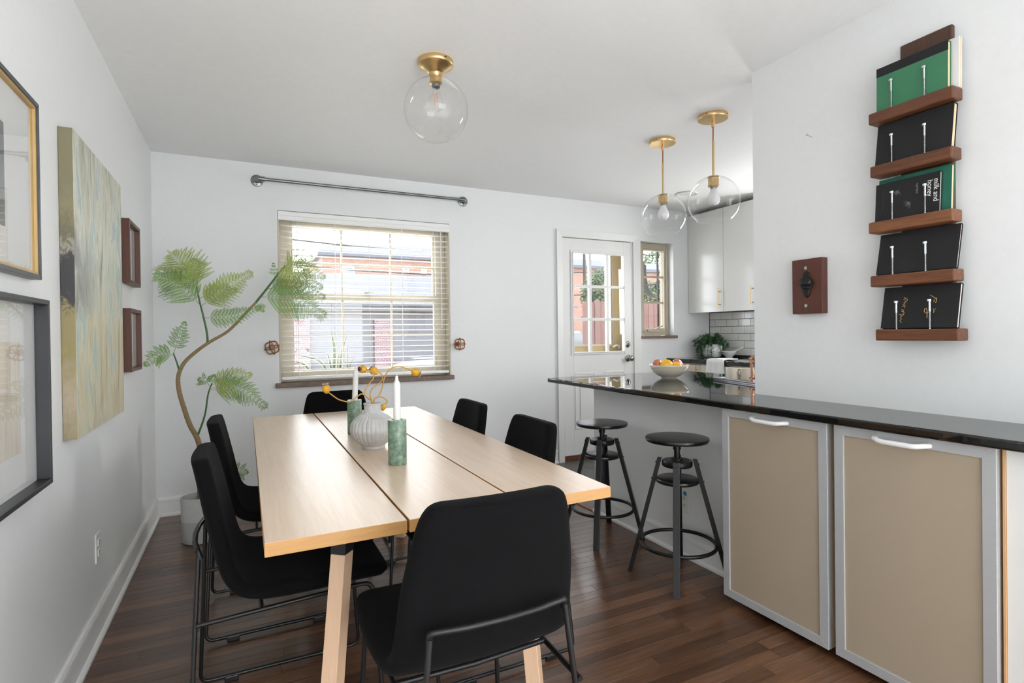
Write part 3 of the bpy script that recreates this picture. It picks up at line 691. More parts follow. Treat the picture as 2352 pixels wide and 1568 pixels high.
# mortar and pestle
mc = Vector((4.905, -.37, .925))
mo = single('mortar', MB().lathe([(.03, 0), (.034, .002), (.034, .010), (.040, .016), (.062, .040), (.070, .064), (.068, .067), (.064, .064), (.05, .035), (.001, .022)], mc, 32), M['porcelain'], 'small white porcelain mortar by the tiled wall', 'mortar')
single('pestle', MB().tube([mc+Vector((.0, .01, .034)), mc+Vector((.03, -.02, .055)), mc+Vector((.085, -.075, .096)), mc+Vector((.093, -.083, .102))], [.015, .011, .008, .010], 12).sphere(mc+Vector((.093, -.083, .102)), .010), M['porcelain'], 'white pestle leaning in the porcelain mortar', 'pestle')
# wire whisk-like utensil at the sink
single('wire_dish_rack', MB().tube([(4.72, -1.17, .937), (4.72, -1.10, 1.03)], .006).tube([(4.78, -1.17, .937), (4.78, -1.10, 1.03)], .006).tube([(4.84, -1.17, .937), (4.84, -1.10, 1.03)], .006).tube([(4.70, -1.10, 1.03), (4.86, -1.10, 1.03)], .004).tube([(4.70, -1.17, .937), (4.86, -1.17, .937)], .004), M['plastic'], 'white wire rack standing on the sink rim', 'rack')

# ================================================================== ON THE COUNTER
bc = Vector((3.062, -1.540, .889))
bowl_ = single('fruit_bowl', MB().lathe([(.044, 0), (.048, 0), (.052, .007), (.075, .018), (.104, .040), (.122, .066), (.127, .086), (.126, .089), (.122, .089), (.117, .070), (.098, .046), (.07, .027), (.04, .016), (.001, .014)], bc, 48), M['bowl'], 'cream ceramic footed bowl holding fruit on the black counter', 'bowl')
def citrus(p, r, lb, g):
    return single('citrus', MB().sphere(p, r, r*.97, r*.92, 20, 12), M['lemon'], lb, 'fruit', g)
def apple(p, r, lb):
    t = thing('apple', lb, 'fruit', p-Vector((0, 0, r*.88)), 'apples in the bowl')
    pr = []
    for j in range(13):
        a = math.pi*j/12; q = math.sin(a); z = -math.cos(a); pr.append((max(r*q*(1+.06*z), 1e-4), r*(z*.9-(.16*max(0, 1-abs(q)*2.2) if z > 0 else -.10*max(0, 1-abs(q)*2.2)))))
    ax = Matrix.Rotation(R(55), 3, 'X') @ Matrix.Rotation(R(20), 3, 'Y')
    mk('body', MB().lathe(pr, p, 24, axis=ax), M['apple'], t)
    tp = ax @ Vector((0, 0, r*.72)); mk('stem', MB().tube([p+tp, p+tp*1.35], .0016, 6), M['stem'], t)
citrus(bc+Vector((-.045, -.026, .088)), .041, 'large yellow citrus fruit at the front of the bowl', 'citrus fruit in the bowl')
citrus(bc+Vector((.026, -.040, .076)), .036, 'smaller yellow citrus fruit low in the middle of the bowl', 'citrus fruit in the bowl')
apple(bc+Vector((-.062, .038, .090)), .037, 'red apple mostly hidden behind the large citrus fruit')
apple(bc+Vector((.070, -.002, .090)), .036, 'pink and red apple leaning on the bowl rim, stalk showing')
apple(bc+Vector((.006, .040, .080)), .035, 'red apple tucked between the citrus fruits at the back')
# tray with two mugs and a coffee press
TP = [(3.19, -1.80), (3.44, -1.84), (3.36, -2.30), (3.085, -2.25)]
single('serving_tray', MB().prism(TP, 'z', .890, .896).tube([(x, y, .902) for x, y in TP], .006, 6, True), M['tray'], 'pewter tray under the mugs on the black counter', 'tray')
def mug(c, lb):
    t = thing('mug', lb, 'mug', c, 'mugs on the tray')
    mk('body', MB().lathe([(.034, 0), (.038, .004), (.040, .012), (.0405, .072), (.039, .074), (.0375, .072), (.037, .008), (.001, .006)], c, 32), M['ceramic'], t)
    d = Vector((.25, -.97, 0)); q = c+d*.040+Vector((0, 0, .046))
    mk('handle', MB().tube([q+d*.010+Vector((-d.y, d.x, 0))*.0125*math.cos(2*math.pi*k/16)+Vector((0, 0, 1))*.0125*math.sin(2*math.pi*k/16) for k in range(16)], .0055, 8, True).cyl(q-d*.002, q+d*.012, .013, .013, 16, cap=False), M['ceramic'], t)
mug(Vector((3.215, -1.925, .896)), 'cream mug on the tray, closer to the fruit bowl')
mug(Vector((3.262, -1.988, .896)), 'cream mug on the tray, next to the copper coffee press')
fc = Vector((3.204, -2.118, .896))
fp = thing('coffee_press', 'glass coffee press with copper frame, half hidden by the wall end', 'coffee press', fc)
mk('beaker', MB().lathe([(.001, .012), (.042, .012), (.044, .02), (.044, .13), (.046, .138)], fc, 28), M['globe'], fp)
mk('frame', MB().lathe([(.046, .02), (.047, .02), (.047, .028), (.046, .028)], fc, 28, closed=True).lathe([(.046, .115), (.0475, .115), (.0475, .122), (.046, .122)], fc, 28, closed=True).tube([fc+Vector((.0, .047, .0)), fc+Vector((0, .047, .12))], .003).tube([fc+Vector((.047, 0, .0)), fc+Vector((.047, 0, .12))], .003).tube([fc+Vector((-.047, 0, .0)), fc+Vector((-.047, 0, .12))], .003), M['copper'], fp)
mk('lid', MB().lathe([(.048, .136), (.048, .142), (.03, .156), (.008, .160), (.004, .165), (.004, .185)], fc, 28).sphere(fc+Vector((0, 0, .192)), .012), M['copper'], fp)
mk('handle', MB().tube(fillet([fc+Vector((-.02, -.045, .118)), fc+Vector((-.04, -.085, .115)), fc+Vector((-.04, -.085, .03)), fc+Vector((-.02, -.045, .025))], .02), .006), M['black'], fp)
# ================================================================== BOOK SHELF ON THE RIGHT WALL
WX = 2.767
bsf = thing('book_ledge_rack', 'walnut wall rack with five narrow ledges and upright steel bolts', 'shelf', (2.73, -3.19, 1.155))
mk('back_board', MB().box(2.745, 2.7668, -3.300, -3.133, 1.165, 2.243), M['walnutv'], bsf, .006)
LZ = (2.008, 1.808, 1.598, 1.396, 1.194)      # ledge tops
LY = ((-3.056, -3.331), (-3.060, -3.327), (-3.053, -3.327), (-3.058, -3.331), (-3.075, -3.342))
for i, (z, (a, b)) in enumerate(zip(LZ, LY)):
    lg = mk('ledge', MB().box(2.680, 2.7448, b, a, z-.042, z), M['walnut'], bsf, .005)
    for yy in (-3.133, -3.241):
        dy = -.012 if i == 4 else 0
        bo = mk('lag_bolt', MB().cyl((2.690, yy+dy, z-.006), (2.690, yy+dy, z+.062), .0027, n=10).cyl((2.690, yy+dy, z+.060), (2.690, yy+dy, z+.097), .0034, n=12).cyl((2.690, yy+dy, z+.096), (2.690, yy+dy, z+.103), .0072, n=6), M['chrome'], bsf)
        th_ = MB()
        for k in range(22): th_.lathe([(.0027, 0), (.0035, .0011), (.0027, .0022)], (2.690, yy+dy, z+.002+k*.0027), 8, closed=False)
        mk('bolt_thread', th_, M['chrome'], bo)
def book(name, y0, y1, zb, h, x0, lean, th, cover, page, label, spine=.003, group=None, band=None):
    """slab standing on a ledge: bottom front edge at x0, top leaning back by lean; y0 (far end) > y1 (near end)"""
    t = thing(name, label, 'book', (x0, (y0+y1)/2, zb), group)
    ux = Vector((lean, 0, math.sqrt(max(h*h-lean*lean, 1e-6))))/h; nx = Vector((ux.z, 0, -ux.x))   # up the cover, and into the book
    O = Vector((x0, 0, zb+max(0, ux.x*th)))
    def P(y, s, d): return O+Vector((0, y, 0))+ux*s+nx*d
    def slab(a, b, s0, s1, d0, d1): return MB().hexa([P(a, s0, d0), P(b, s0, d0), P(b, s1, d0), P(a, s1, d0)], [P(a, s0, d1), P(b, s0, d1), P(b, s1, d1), P(a, s1, d1)])
    c = .0022
    mk('front_cover', slab(y0, y1, 0, h, 0, c), cover, t, .0006, seg=1)
    mk('back_cover', slab(y0, y1, 0, h, th-c, th), cover, t, .0006, seg=1)
    mk('spine', slab(y0, y1, h-c, h, c, th-c), cover, t)
    mk('page_block', slab(y0-.002, y1+.003, .003, h-c, c, th-c), page, t)
    if band: mk('cover_band', slab(y0+.0003, y1-.0003, h*band, h+.0004, -.0004, c), M['coverblk'], t)
    return t, P, O, ux, nx
bk = 'books on the wall rack'
t1, P1, *_ = book('book', -3.077, -3.309, LZ[0], .163, 2.6965, .003, .021, M['covergrn'], M['paper'], 'green book with a black band along its top edge, on the top ledge', band=.80)
book('book', -3.120, -3.330, LZ[0], .172, 2.7205, .004, .0185, M['coverwht'], M['paper'], 'white book standing behind the green book on the top ledge')
book('book', -3.070, -3.318, LZ[1], .153, 2.6965, .022, .024, M['coverblk'], M['paper'], 'plain black book with cream pages under the green book')
t3, P3, O3, u3, n3 = book('book', -3.068, -3.281, LZ[2], .140, 2.6965, .010, .014, M['coverblk'], M['paperw'], 'black paperback with bee drawings and a white title')
book('book', -3.070, -3.308, LZ[2], .158, 2.7125, .010, .020, M['coverteal'], M['paper'], 'dark teal clothbound book behind the black paperback')
book('book', -3.070, -3.330, LZ[3], .156, 2.6965, .034, .013, M['coverblk'], M['paperw'], 'thin plain black book with white page edge, above the gold-lettered one')
t5, P5, O5, u5, n5 = book('book', -3.085, -3.330, LZ[4], .155, 2.6965, .030, .017, M['coverblk'], M['paperw'], 'black book with gold handwriting on the lowest ledge')
# printing on the paperback
def txt(s, size, org, xdir, ydir, mat, parent, name='lettering', wt=0):
    cu = bpy.data.curves.new('t', 'FONT'); cu.body = s; cu.size = size; cu.offset = wt; cu.extrude = .0001
    o = bpy.data.objects.new('t', cu); COL.objects.link(o); dg = bpy.context.evaluated_depsgraph_get(); dg.update()
    me = bpy.data.meshes.new_from_object(o.evaluated_get(dg)); bpy.data.objects.remove(o)
    zd = xdir.cross(ydir); mat4 = Matrix((xdir, ydir, zd)).transposed()
    for v in me.vertices: v.co = org+mat4 @ v.co-ORG[parent]
    me.materials.clear(); me.materials.append(mat)
    q = bpy.data.objects.new(name, me); COL.objects.link(q); q.parent = parent; ORG[q] = ORG[parent]; return q
dn = -u3; rtv = Vector((0, -1, 0))
def on3(u, v): return bpp(u, v, O3-n3*.0006, n3)
txt('milk and', .0235, on3(2145.5, 410), dn, rtv, M['inkwhite'], t3, wt=.0001)
txt('honey', .0235, on3(2131, 414), dn, rtv, M['inkwhite'], t3, wt=.0001)
txt('rupi kaur', .0105, on3(2105, 420), dn, rtv, M['inkgrey'], t3)
tl3 = MB()
for k in range(15): 
    a = on3(2029, 438); q = a+dn*(k*.0052); tl3.hexa([q, q+dn*.003, q+dn*.003+rtv*.0016, q+rtv*.0016], [p-n3*.0002 for p in (q, q+dn*.003, q+dn*.003+rtv*.0016, q+rtv*.0016)])
mk('small_print', tl3, M['inkbrown'], t3)
def bee(u, v, ang, s):
    c = on3(u, v); ax = Vector((0, 1, 0)); ay = u3; mb = MB()
    def pt(x, y):
        ca, sa = math.cos(ang), math.sin(ang); X = x*ca-y*sa; Y = x*sa+y*ca; return c+ax*(X*s)+ay*(Y*s)
    def loop(cx, cy, rx, ry, rot, n=14): 
        return [pt(cx+rx*math.cos(2*math.pi*k/n)*math.cos(rot)-ry*math.sin(2*math.pi*k/n)*math.sin(rot), cy+rx*math.cos(2*math.pi*k/n)*math.sin(rot)+ry*math.sin(2*math.pi*k/n)*math.cos(rot)) for k in range(n)]
    r_ = .00022
    for sg in (-1, 1):
        mb.tube(loop(sg*.8, .25, .75, .22, sg*.5), r_, 4, True); mb.tube(loop(sg*.55, -.1, .5, .14, sg*-.1), r_, 4, True)
        for k in range(3): mb.tube([pt(sg*.1, .25-.2*k), pt(sg*.45, .5-.5*k), pt(sg*.6, .55-.6*k)], r_, 4)
        mb.tube([pt(sg*.05, .6), pt(sg*.25, .95)], r_, 4)
    for yy, rx, ry in ((.5, .17, .17), (.18, .24, .22), (-.35, .25, .42)): mb.tube(loop(0, yy, rx, ry, 0), r_, 4, True)
    for k in range(4): mb.tube([pt(-.22, -.15-.12*k), pt(0, -.2-.12*k), pt(.22, -.15-.12*k)], r_*1.4, 4)
    mk('bee_drawing', mb, M['inkgrey'], t3)
bee(2060, 442, R(200), .0115); bee(2085.5, 468, R(235), .0115)
# gold handwriting on the lowest book, traced stroke by stroke
def on5(zx, zy): return bpp(2000+zx/9.8, 640+zy/9.8, O5-n5*.0008, n5)
def strokes(name, L, r):
    mb = MB()
    for s in L: mb.tube(smooth_curve([on5(*p) for p in s], 4), r, 5)
    mk(name, mb, M['inkgold'], t5)
strokes('gold_title', [[(1338, 362), (1385, 392), (1440, 425), (1478, 452)], [(1482, 425), (1478, 470), (1466, 530), (1450, 530)], [(1436, 452), (1425, 490), (1415, 520)],
    [(1330, 545), (1352, 590), (1312, 615), (1345, 650), (1315, 690), (1352, 730), (1300, 752), (1252, 772), (1212, 750), (1204, 708), (1228, 665), (1252, 668), (1268, 715), (1268, 800), (1266, 882)],
    [(1405, 675), (1425, 715), (1410, 765)], [(1452, 668), (1462, 680)]], .00085)
strokes('gold_signature', [[(748, 410), (780, 445), (738, 470), (806, 440), (822, 488), (762, 500), (800, 525), (738, 545), (770, 562), (722, 590), (756, 605), (702, 632)], [(778, 590), (756, 660)],
    [(690, 688), (745, 712), (716, 742), (692, 722), (758, 768), (716, 790), (745, 815), (684, 812), (640, 800), (700, 845), (660, 868), (690, 905), (655, 940), (692, 990)]], .0006)

# ---------------- bottle opener board and the bare screw
ob = thing('bottle_opener_board', 'dark reddish wooden plaque with a black bottle opener on the wall', 'bottle opener', (2.75, -2.765, 1.265))
mk('board', MB().box(2.730, 2.7668, -2.834, -2.693, 1.265, 1.502), M['openerwood'], ob, .003)
for z in (1.462, 1.300): mk('hex_bolt', MB().cyl((2.7295, -2.764, z), (2.722, -2.764, z), .0085, n=6), M['chrome'], ob)
op = MB()
oz = lambda v: bp(1850, v, 'x', 2.728).z
z1, z2 = oz(635), oz(673)
prof_ = [(-2.7765, z1+.014), (-2.765, z1+.020), (-2.7535, z1+.014), (-2.752, z1-.012), (-2.738, z1-.028), (-2.742, z1-.044), (-2.752, z2+.012), (-2.756, z2-.010), (-2.765, z2-.018), (-2.774, z2-.010), (-2.778, z2+.012), (-2.788, z1-.044), (-2.792, z1-.028), (-2.778, z1-.012)]
op.prism(prof_, 'x', 2.7255, 2.7298)
mk('opener_plate', op, M['black'], ob, .001)
hood = []
n_ = 14; vs_ = []
for j, (dx, zz_, wdt) in enumerate(((.0, z1-.002, .014), (.010, z1-.008, .022), (.018, z1-.018, .028), (.023, z1-.027, .029), (.022, z1-.031, .028))):
    for k in range(n_):
        a = math.pi*k/(n_-1); vs_.append((2.7255-dx*abs(math.sin(a))**.7, -2.765+wdt*math.cos(a), zz_-(.004*math.sin(a) if j > 2 else 0)))
mk('opener_hood', MB().add(vs_, [(j*n_+k, j*n_+k+1, (j+1)*n_+k+1, (j+1)*n_+k) for j in range(4) for k in range(n_-1)], True), M['black'], ob)
hs = ob.children[-1].modifiers.new('solid', 'SOLIDIFY'); hs.thickness = .003
mk('opener_lip', MB().tube([(2.726, -2.783, z2+.020), (2.716, -2.775, z2+.022), (2.712, -2.765, z2+.022), (2.716, -2.755, z2+.022), (2.726, -2.747, z2+.020)], .0035, 8), M['black'], ob)
for z in (z1+.006, z2-.004): mk('screw', MB().cyl((2.7255, -2.765, z), (2.723, -2.765, z), .0052, .004, n=14), M['chrome'], ob)
single('wall_nail', MB().cyl((2.768, -2.768, 2.030), (2.742, -2.762, 2.038), .0018, n=8).cyl((2.7425, -2.7622, 2.0378), (2.741, -2.7618, 2.0383), .005, n=10), M['chrome'], 'bare steel nail sticking out of the white wall above the bottle opener', 'nail')

# ---------------- outlets
def outlet(c, n, label, sticker=False):
    c = Vector(c); n = Vector(n); s = Vector((0, 1, 0)) if abs(n.x) > .5 else Vector((1, 0, 0))
    t = thing('wall_outlet', label, 'outlet', c-Vector((0, 0, .058)), 'wall outlets')
    def bx(cs, cz, w2, h2, d0, d1):
        q = [c+s*(cs+a*w2)+Vector((0, 0, cz+b*h2)) for a, b in ((-1, -1), (1, -1), (1, 1), (-1, 1))]
        return MB().hexa([p+n*d0 for p in q], [p+n*d1 for p in q])
    mk('plate', bx(0, 0, .036, .058, 0, .006), M['plastic'], t, .003)
    for z in (-.02, .02):
        f = mk('receptacle', bx(0, z, .016, .014, .005, .009), M['plastic'], t, .003)
        for k in (-.006, .006): mk('slot', bx(k, z+.003, .0012, .0045, .0085, .0093), M['dark'], f)
        mk('ground_slot', bx(0, z-.007, .002, .002, .0085, .0093), M['dark'], f)
    if sticker: mk('sticker', MB().cyl(c+n*.006+s*-.005+Vector((0, 0, .045)), c+n*.0066+s*-.005+Vector((0, 0, .045)), .012, n=20), M['bluestick'], t)
outlet((0, -1.61, .357), (1, 0, 0), 'white wall outlet low on the picture wall')
outlet((2.64, -2.118, .290), (-1, 0, 0), 'white wall outlet with a blue round sticker under the counter', True)

# ================================================================== CEILING AND PENDANT LAMPS
def globe_profile(r, ztop, zbot, n=26):
    a0 = math.asin(max(-1, min(1, zbot/r))); a1 = math.asin(max(-1, min(1, ztop/r)))
    return [(r*math.cos(a0+(a1-a0)*k/n), r*math.sin(a0+(a1-a0)*k/n)) for k in range(n+1)]
def globe(name, c, r, ztop, zbot, parent):
    pr = globe_profile(r, ztop, zbot); mb = MB(); vs = []; n = 48
    for (q, z) in pr:
        for i in range(n): t = 2*math.pi*i/n; vs.append(Vector(c)+Vector((q*math.cos(t), q*math.sin(t), z)))
    mb.add(vs, [(j*n+i, j*n+(i+1) % n, (j+1)*n+(i+1) % n, (j+1)*n+i) for j in range(len(pr)-1) for i in range(n)], True)
    o = mk(name, mb, M['globe'], parent)
    q = pr[0]; mk('globe_rim', MB().tube([Vector(c)+Vector((q[0]*math.cos(2*math.pi*k/40), q[0]*math.sin(2*math.pi*k/40), q[1])) for k in range(40)], .0016, 6, True), M['globe'], o)
    return o
lc = Vector((1.345, -1.935, H))
cl = thing('ceiling_lamp', 'flush brass ceiling lamp with a clear glass globe and filament bulb', 'lamp', lc-Vector((0, 0, .36)))
mk('canopy', MB().lathe([(.001, 0), (.080, 0), (.081, -.004), (.081, -.020), (.078, -.024), (.060, -.034), (.040, -.046), (.032, -.056), (.001, -.058)], lc, 40), M['brass'], cl)
mk('canopy_screw', MB().sphere(lc+Vector((.02, -.081, -.012)), .004), M['dark'], cl)
mk('socket', MB().lathe([(.001, -.055), (.030, -.055), (.031, -.060), (.027, -.066), (.027, -.092), (.029, -.095), (.029, -.102), (.024, -.106), (.001, -.108)], lc, 32), M['brass'], cl)
mk('bulb_cap', MB().lathe([(.001, -.105), (.020, -.105), (.019, -.120), (.012, -.125), (.001, -.126)], lc, 24), M['steel'], cl)
bu = mk('bulb', MB().lathe([(.012, -.124), (.015, -.14), (.026, -.165), (.032, -.190), (.028, -.212), (.016, -.226), (.001, -.230)], lc, 28), M['clearbulb'], cl)
for a in range(4): 
    p = lc+Vector((.007*math.cos(a*1.57), .010*math.sin(a*1.57), 0)); mk('filament', MB().cyl(p+Vector((0, 0, -.145)), p+Vector((0, 0, -.200)), .0011, n=6), M['filament'], bu)
globe('glass_globe', lc+Vector((0, 0, -.222)), .145, .141, -.132, cl)
def pendant(x, y, label):
    c = Vector((x, y, H))
    t = thing('pendant_lamp', label, 'lamp', (x, y, 1.845), 'pendant lamps over the counter')
    mk('canopy', MB().lathe([(.001, 0), (.083, 0), (.084, -.003), (.084, -.020), (.082, -.023), (.001, -.025)], c, 40), M['brass'], t)
    for a in (200, 290): mk('canopy_screw', MB().sphere(c+Vector((.084*math.cos(R(a)), .084*math.sin(R(a)), -.011)), .003), M['dark'], t)
    mk('swivel', MB().cyl(c+Vector((0, 0, -.024)), c+Vector((0, 0, -.040)), .006, .009, 14).cyl(c+Vector((0, 0, -.040)), c+Vector((0, 0, -.066)), .009, n=14), M['brass'], t)
    mk('cord', MB().tube(smooth_curve([c+Vector((0, 0, -.06)), c+Vector((.001, 0, -.10)), c+Vector((-.001, 0, -.15)), c+Vector((0, 0, -.16))]), .004, 8), M['copper'], t)
    mk('stem_rod', MB().cyl(c+Vector((0, 0, -.145)), c+Vector((0, 0, -.350)), .0068, n=16), M['brass'], t)
    mk('socket', MB().lathe([(.001, -.346), (.012, -.346), (.013, -.350), (.034, -.352), (.036, -.356), (.034, -.360), (.031, -.362), (.030, -.396), (.032, -.399), (.032, -.408), (.026, -.412), (.001, -.413)], c, 32), M['brass'], t)
    mk('bulb_collar', MB().lathe([(.001, -.410), (.018, -.410), (.018, -.424), (.001, -.426)], c, 24), M['steel'], t)
    mk('bulb', MB().lathe([(.017, -.422), (.020, -.436), (.032, -.462), (.035, -.480), (.031, -.500), (.018, -.514), (.001, -.518)], c, 28), M['bulb'], t)
    globe('glass_globe', c+Vector((0, 0, -.495)), .145, .1405, -.108, t)
pendant(3.010, -1.560, 'brass pendant lamp with clear globe over the fruit bowl side of the counter')
pendant(2.994, -2.000, 'brass pendant lamp with clear globe next to the bookshelf wall')
dc = bp(1578, 444, 'z', H); dc.z = H
dl = thing('recessed_light', 'flat white recessed disc light in the kitchen ceiling', 'lamp', dc-Vector((0, 0, .012)))
mk('trim_ring', MB().lathe([(.078, -.001), (.092, -.001), (.095, -.004), (.092, -.012), (.080, -.012), (.076, -.008)], dc, 36, closed=True), M['trim'], dl)
mk('lens', MB().lathe([(.001, -.006), (.078, -.006), (.078, -.001), (.001, -.001)], dc, 36), M['plastic'], dl)

# ================================================================== CURTAIN ROD AND TIEBACK KNOBS
rd = thing('curtain_rod', 'galvanised pipe curtain rod with round wall flanges above the window', 'curtain rod', (1.425, -.035, 2.25))
e0 = bp(590, 413, 'y', -.001); e1 = bp(1063, 465, 'y', -.001); zr_ = (e0.z+e1.z)/2
for e in (e0, e1):
    f = mk('flange', MB().lathe([(.001, 0), (.042, 0), (.042, .006), (.036, .009), (.020, .011), (.017, .028), (.001, .028)], (e.x, -.0005, zr_), 28, axis=Matrix.Rotation(R(90), 3, 'X')), M['steel'], rd)
    for dx_, dz_ in ((-.024, -.014), (.024, -.014), (0, -.028)): mk('flange_screw', MB().cyl((e.x+dx_, -.008, zr_+dz_), (e.x+dx_, -.012, zr_+dz_), .005, n=10), M['dark'], f)
sgn = 1 if e1.x > e0.x else -1
mk('pipe', MB().tube(fillet([(e0.x, -.01, zr_), (e0.x, -.065, zr_), (e1.x, -.065, zr_), (e1.x, -.01, zr_)], .012, 4), .0115, 14), M['steel'], rd)
mk('elbow', MB().tube(fillet([(e0.x, -.028, zr_), (e0.x, -.065, zr_), (e0.x+.05, -.065, zr_)], .016, 5), .0165, 14), M['steel'], rd)
mk('elbow', MB().tube(fillet([(e1.x, -.028, zr_), (e1.x, -.065, zr_), (e1.x-.05, -.065, zr_)], .016, 5), .0165, 14), M['steel'], rd)
def tieback(u, v, rot, label):
    c = bp(u, v, 'y', -.052)
    t = thing('tieback_knob', label, 'wall knob', (c.x, -.03, c.z-.055), 'valve-wheel tieback knobs beside the window')
    rim = []
    for k in range(64):
        a = 2*math.pi*k/64; rr = .044+.0045*math.cos(4*(a-rot)+math.pi)+.010*max(0, math.cos(4*(a-rot)))**8
        rim.append(c+Vector((rr*math.cos(a), 0, rr*math.sin(a))))
    mk('wheel_rim', MB().tube(rim, .0048, 8, True), M['rust'], t)
    for k in range(4):
        a = rot+k*math.pi/2; d = Vector((math.cos(a), 0, math.sin(a))); q = Vector((-d.z, 0, d.x))
        mk('spoke', MB().tube(smooth_curve([c+d*.008, c+d*.022+q*.010, c+d*.034+q*.006, c+d*.045], 4), .0035, 7).tube(smooth_curve([c+d*.008, c+d*.022-q*.010, c+d*.034-q*.006, c+d*.045], 4), .0035, 7), M['rust'], t)
    mk('hub', MB().cyl(c+Vector((0, -.008, 0)), c+Vector((0, .006, 0)), .012, .013, 16), M['rust'], t)
    mk('standoff', MB().cyl((c.x, 0, c.z), (c.x, -.048, c.z), .008, n=12).cyl((c.x, 0, c.z), (c.x, -.006, c.z), .022, n=20), M['rust'], t)
tieback(625, 798, .3, 'bronze openwork wall knob on the potted tree side of the window')
tieback(1056, 790, 0, 'bronze openwork wall knob on the door side of the window')

# ================================================================== PICTURES ON THE LEFT WALL
def artmat(name):
    m, nt, b = nm(name); setp(b, .45)
    n1 = noise(nt, (1, 5.0, 1.1), 2.0, 9, .66, .9); n2 = noise(nt, (1, 3, 2.2), 1.4, 6, .6, .5)
    tc = nt.nodes.new('ShaderNodeTexCoord'); sp = nt.nodes.new('ShaderNodeSeparateXYZ'); nt.links.new(tc.outputs['Object'], sp.inputs[0])
    base = ramp(nt, n1.outputs[0], [(.30, srgb(112, 112, 112)), (.38, srgb(158, 158, 142)), (.46, srgb(196, 196, 178)), (.54, srgb(214, 214, 200)), (.60, srgb(160, 182, 180)), (.66, srgb(200, 204, 190)), (.76, srgb(228, 228, 220))])
    warm = ramp(nt, n1.outputs[0], [(.30, srgb(120, 108, 92)), (.42, srgb(188, 176, 142)), (.54, srgb(212, 204, 174)), (.62, srgb(168, 186, 182)), (.70, srgb(206, 200, 176)), (.8, srgb(222, 218, 200))])
    dark = ramp(nt, n1.outputs[0], [(.34, srgb(66, 66, 70)), (.5, srgb(112, 114, 118)), (.62, srgb(160, 160, 152)), (.72, srgb(206, 206, 196))])
    def lerp(f, a, c):
        q = nt.nodes.new('ShaderNodeMix'); q.data_type = 'RGBA'; nt.links.new(f, q.inputs[0]); nt.links.new(a, q.inputs[6]); nt.links.new(c, q.inputs[7]); return q.outputs[2]
    zc = nt.nodes.new('ShaderNodeMath'); zc.operation = 'MULTIPLY_ADD'; zc.inputs[1].default_value = .32; nt.links.new(n2.outputs[0], zc.inputs[0]); nt.links.new(sp.outputs['Z'], zc.inputs[2])
    rz = ramp(nt, zc.outputs[0], [(.50, (1, 1, 1, 1)), (.66, (0, 0, 0, 1))])          # lower part warm
    c1 = lerp(rz.outputs[0], base.outputs[0], warm.outputs[0])
    rz2 = ramp(nt, zc.outputs[0], [(.55, (0, 0, 0, 1)), (.63, (1, 1, 1, 1)), (.78, (1, 1, 1, 1)), (.88, (0, 0, 0, 1))])   # dark middle band
    ym = nt.nodes.new('ShaderNodeMapRange'); ym.inputs['From Min'].default_value = -.05; ym.inputs['From Max'].default_value = -.37; nt.links.new(sp.outputs['Y'], ym.inputs[0])
    mu = nt.nodes.new('ShaderNodeMath'); mu.operation = 'MULTIPLY'; nt.links.new(rz2.outputs[0], mu.inputs[0]); nt.links.new(ym.outputs[0], mu.inputs[1])
    c2 = lerp(mu.outputs[0], c1, dark.outputs[0])
    nt.links.new(c2, b.inputs['Base Color']); bump(nt, b, n1.outputs[0], .25, .01); return m
def artside(name):
    m, nt, b = nm(name); setp(b, .5)
    n2 = noise(nt, (8, 8, 5), 6, 10, .75, .6)
    tc = nt.nodes.new('ShaderNodeTexCoord'); sp = nt.nodes.new('ShaderNodeSeparateXYZ'); nt.links.new(tc.outputs['Object'], sp.inputs[0])
    zc = nt.nodes.new('ShaderNodeMath'); zc.operation = 'MULTIPLY_ADD'; zc.inputs[1].default_value = .30; nt.links.new(n2.outputs[0], zc.inputs[0]); nt.links.new(sp.outputs['Z'], zc.inputs[2])
    r = ramp(nt, zc.outputs[0], [(.14, srgb(150, 138, 104)), (.28, srgb(178, 162, 140)), (.44, srgb(150, 138, 92)), (.58, srgb(150, 136, 96)), (.62, srgb(58, 56, 58)), (.76, srgb(62, 60, 60)), (.80, srgb(160, 156, 140)), (.84, srgb(104, 100, 78)), (.92, srgb(136, 128, 98)), (1.0, srgb(126, 120, 92))])
    nt.links.new(r.outputs[0], b.inputs['Base Color']); return m
cv = thing('canvas_painting', 'large abstract canvas in olive, cream and grey on the left wall', 'painting', (.02, -1.645, .860))
mk('painted_face', MB().box(.0395, .041, -2.035, -1.260, .860, 1.901), artmat('abstract_paint'), cv, .001)
mk('wrapped_side', MB().box(.001, .0395, -2.036, -1.259, .860, 1.901), artside('abstract_side'), cv, .001)
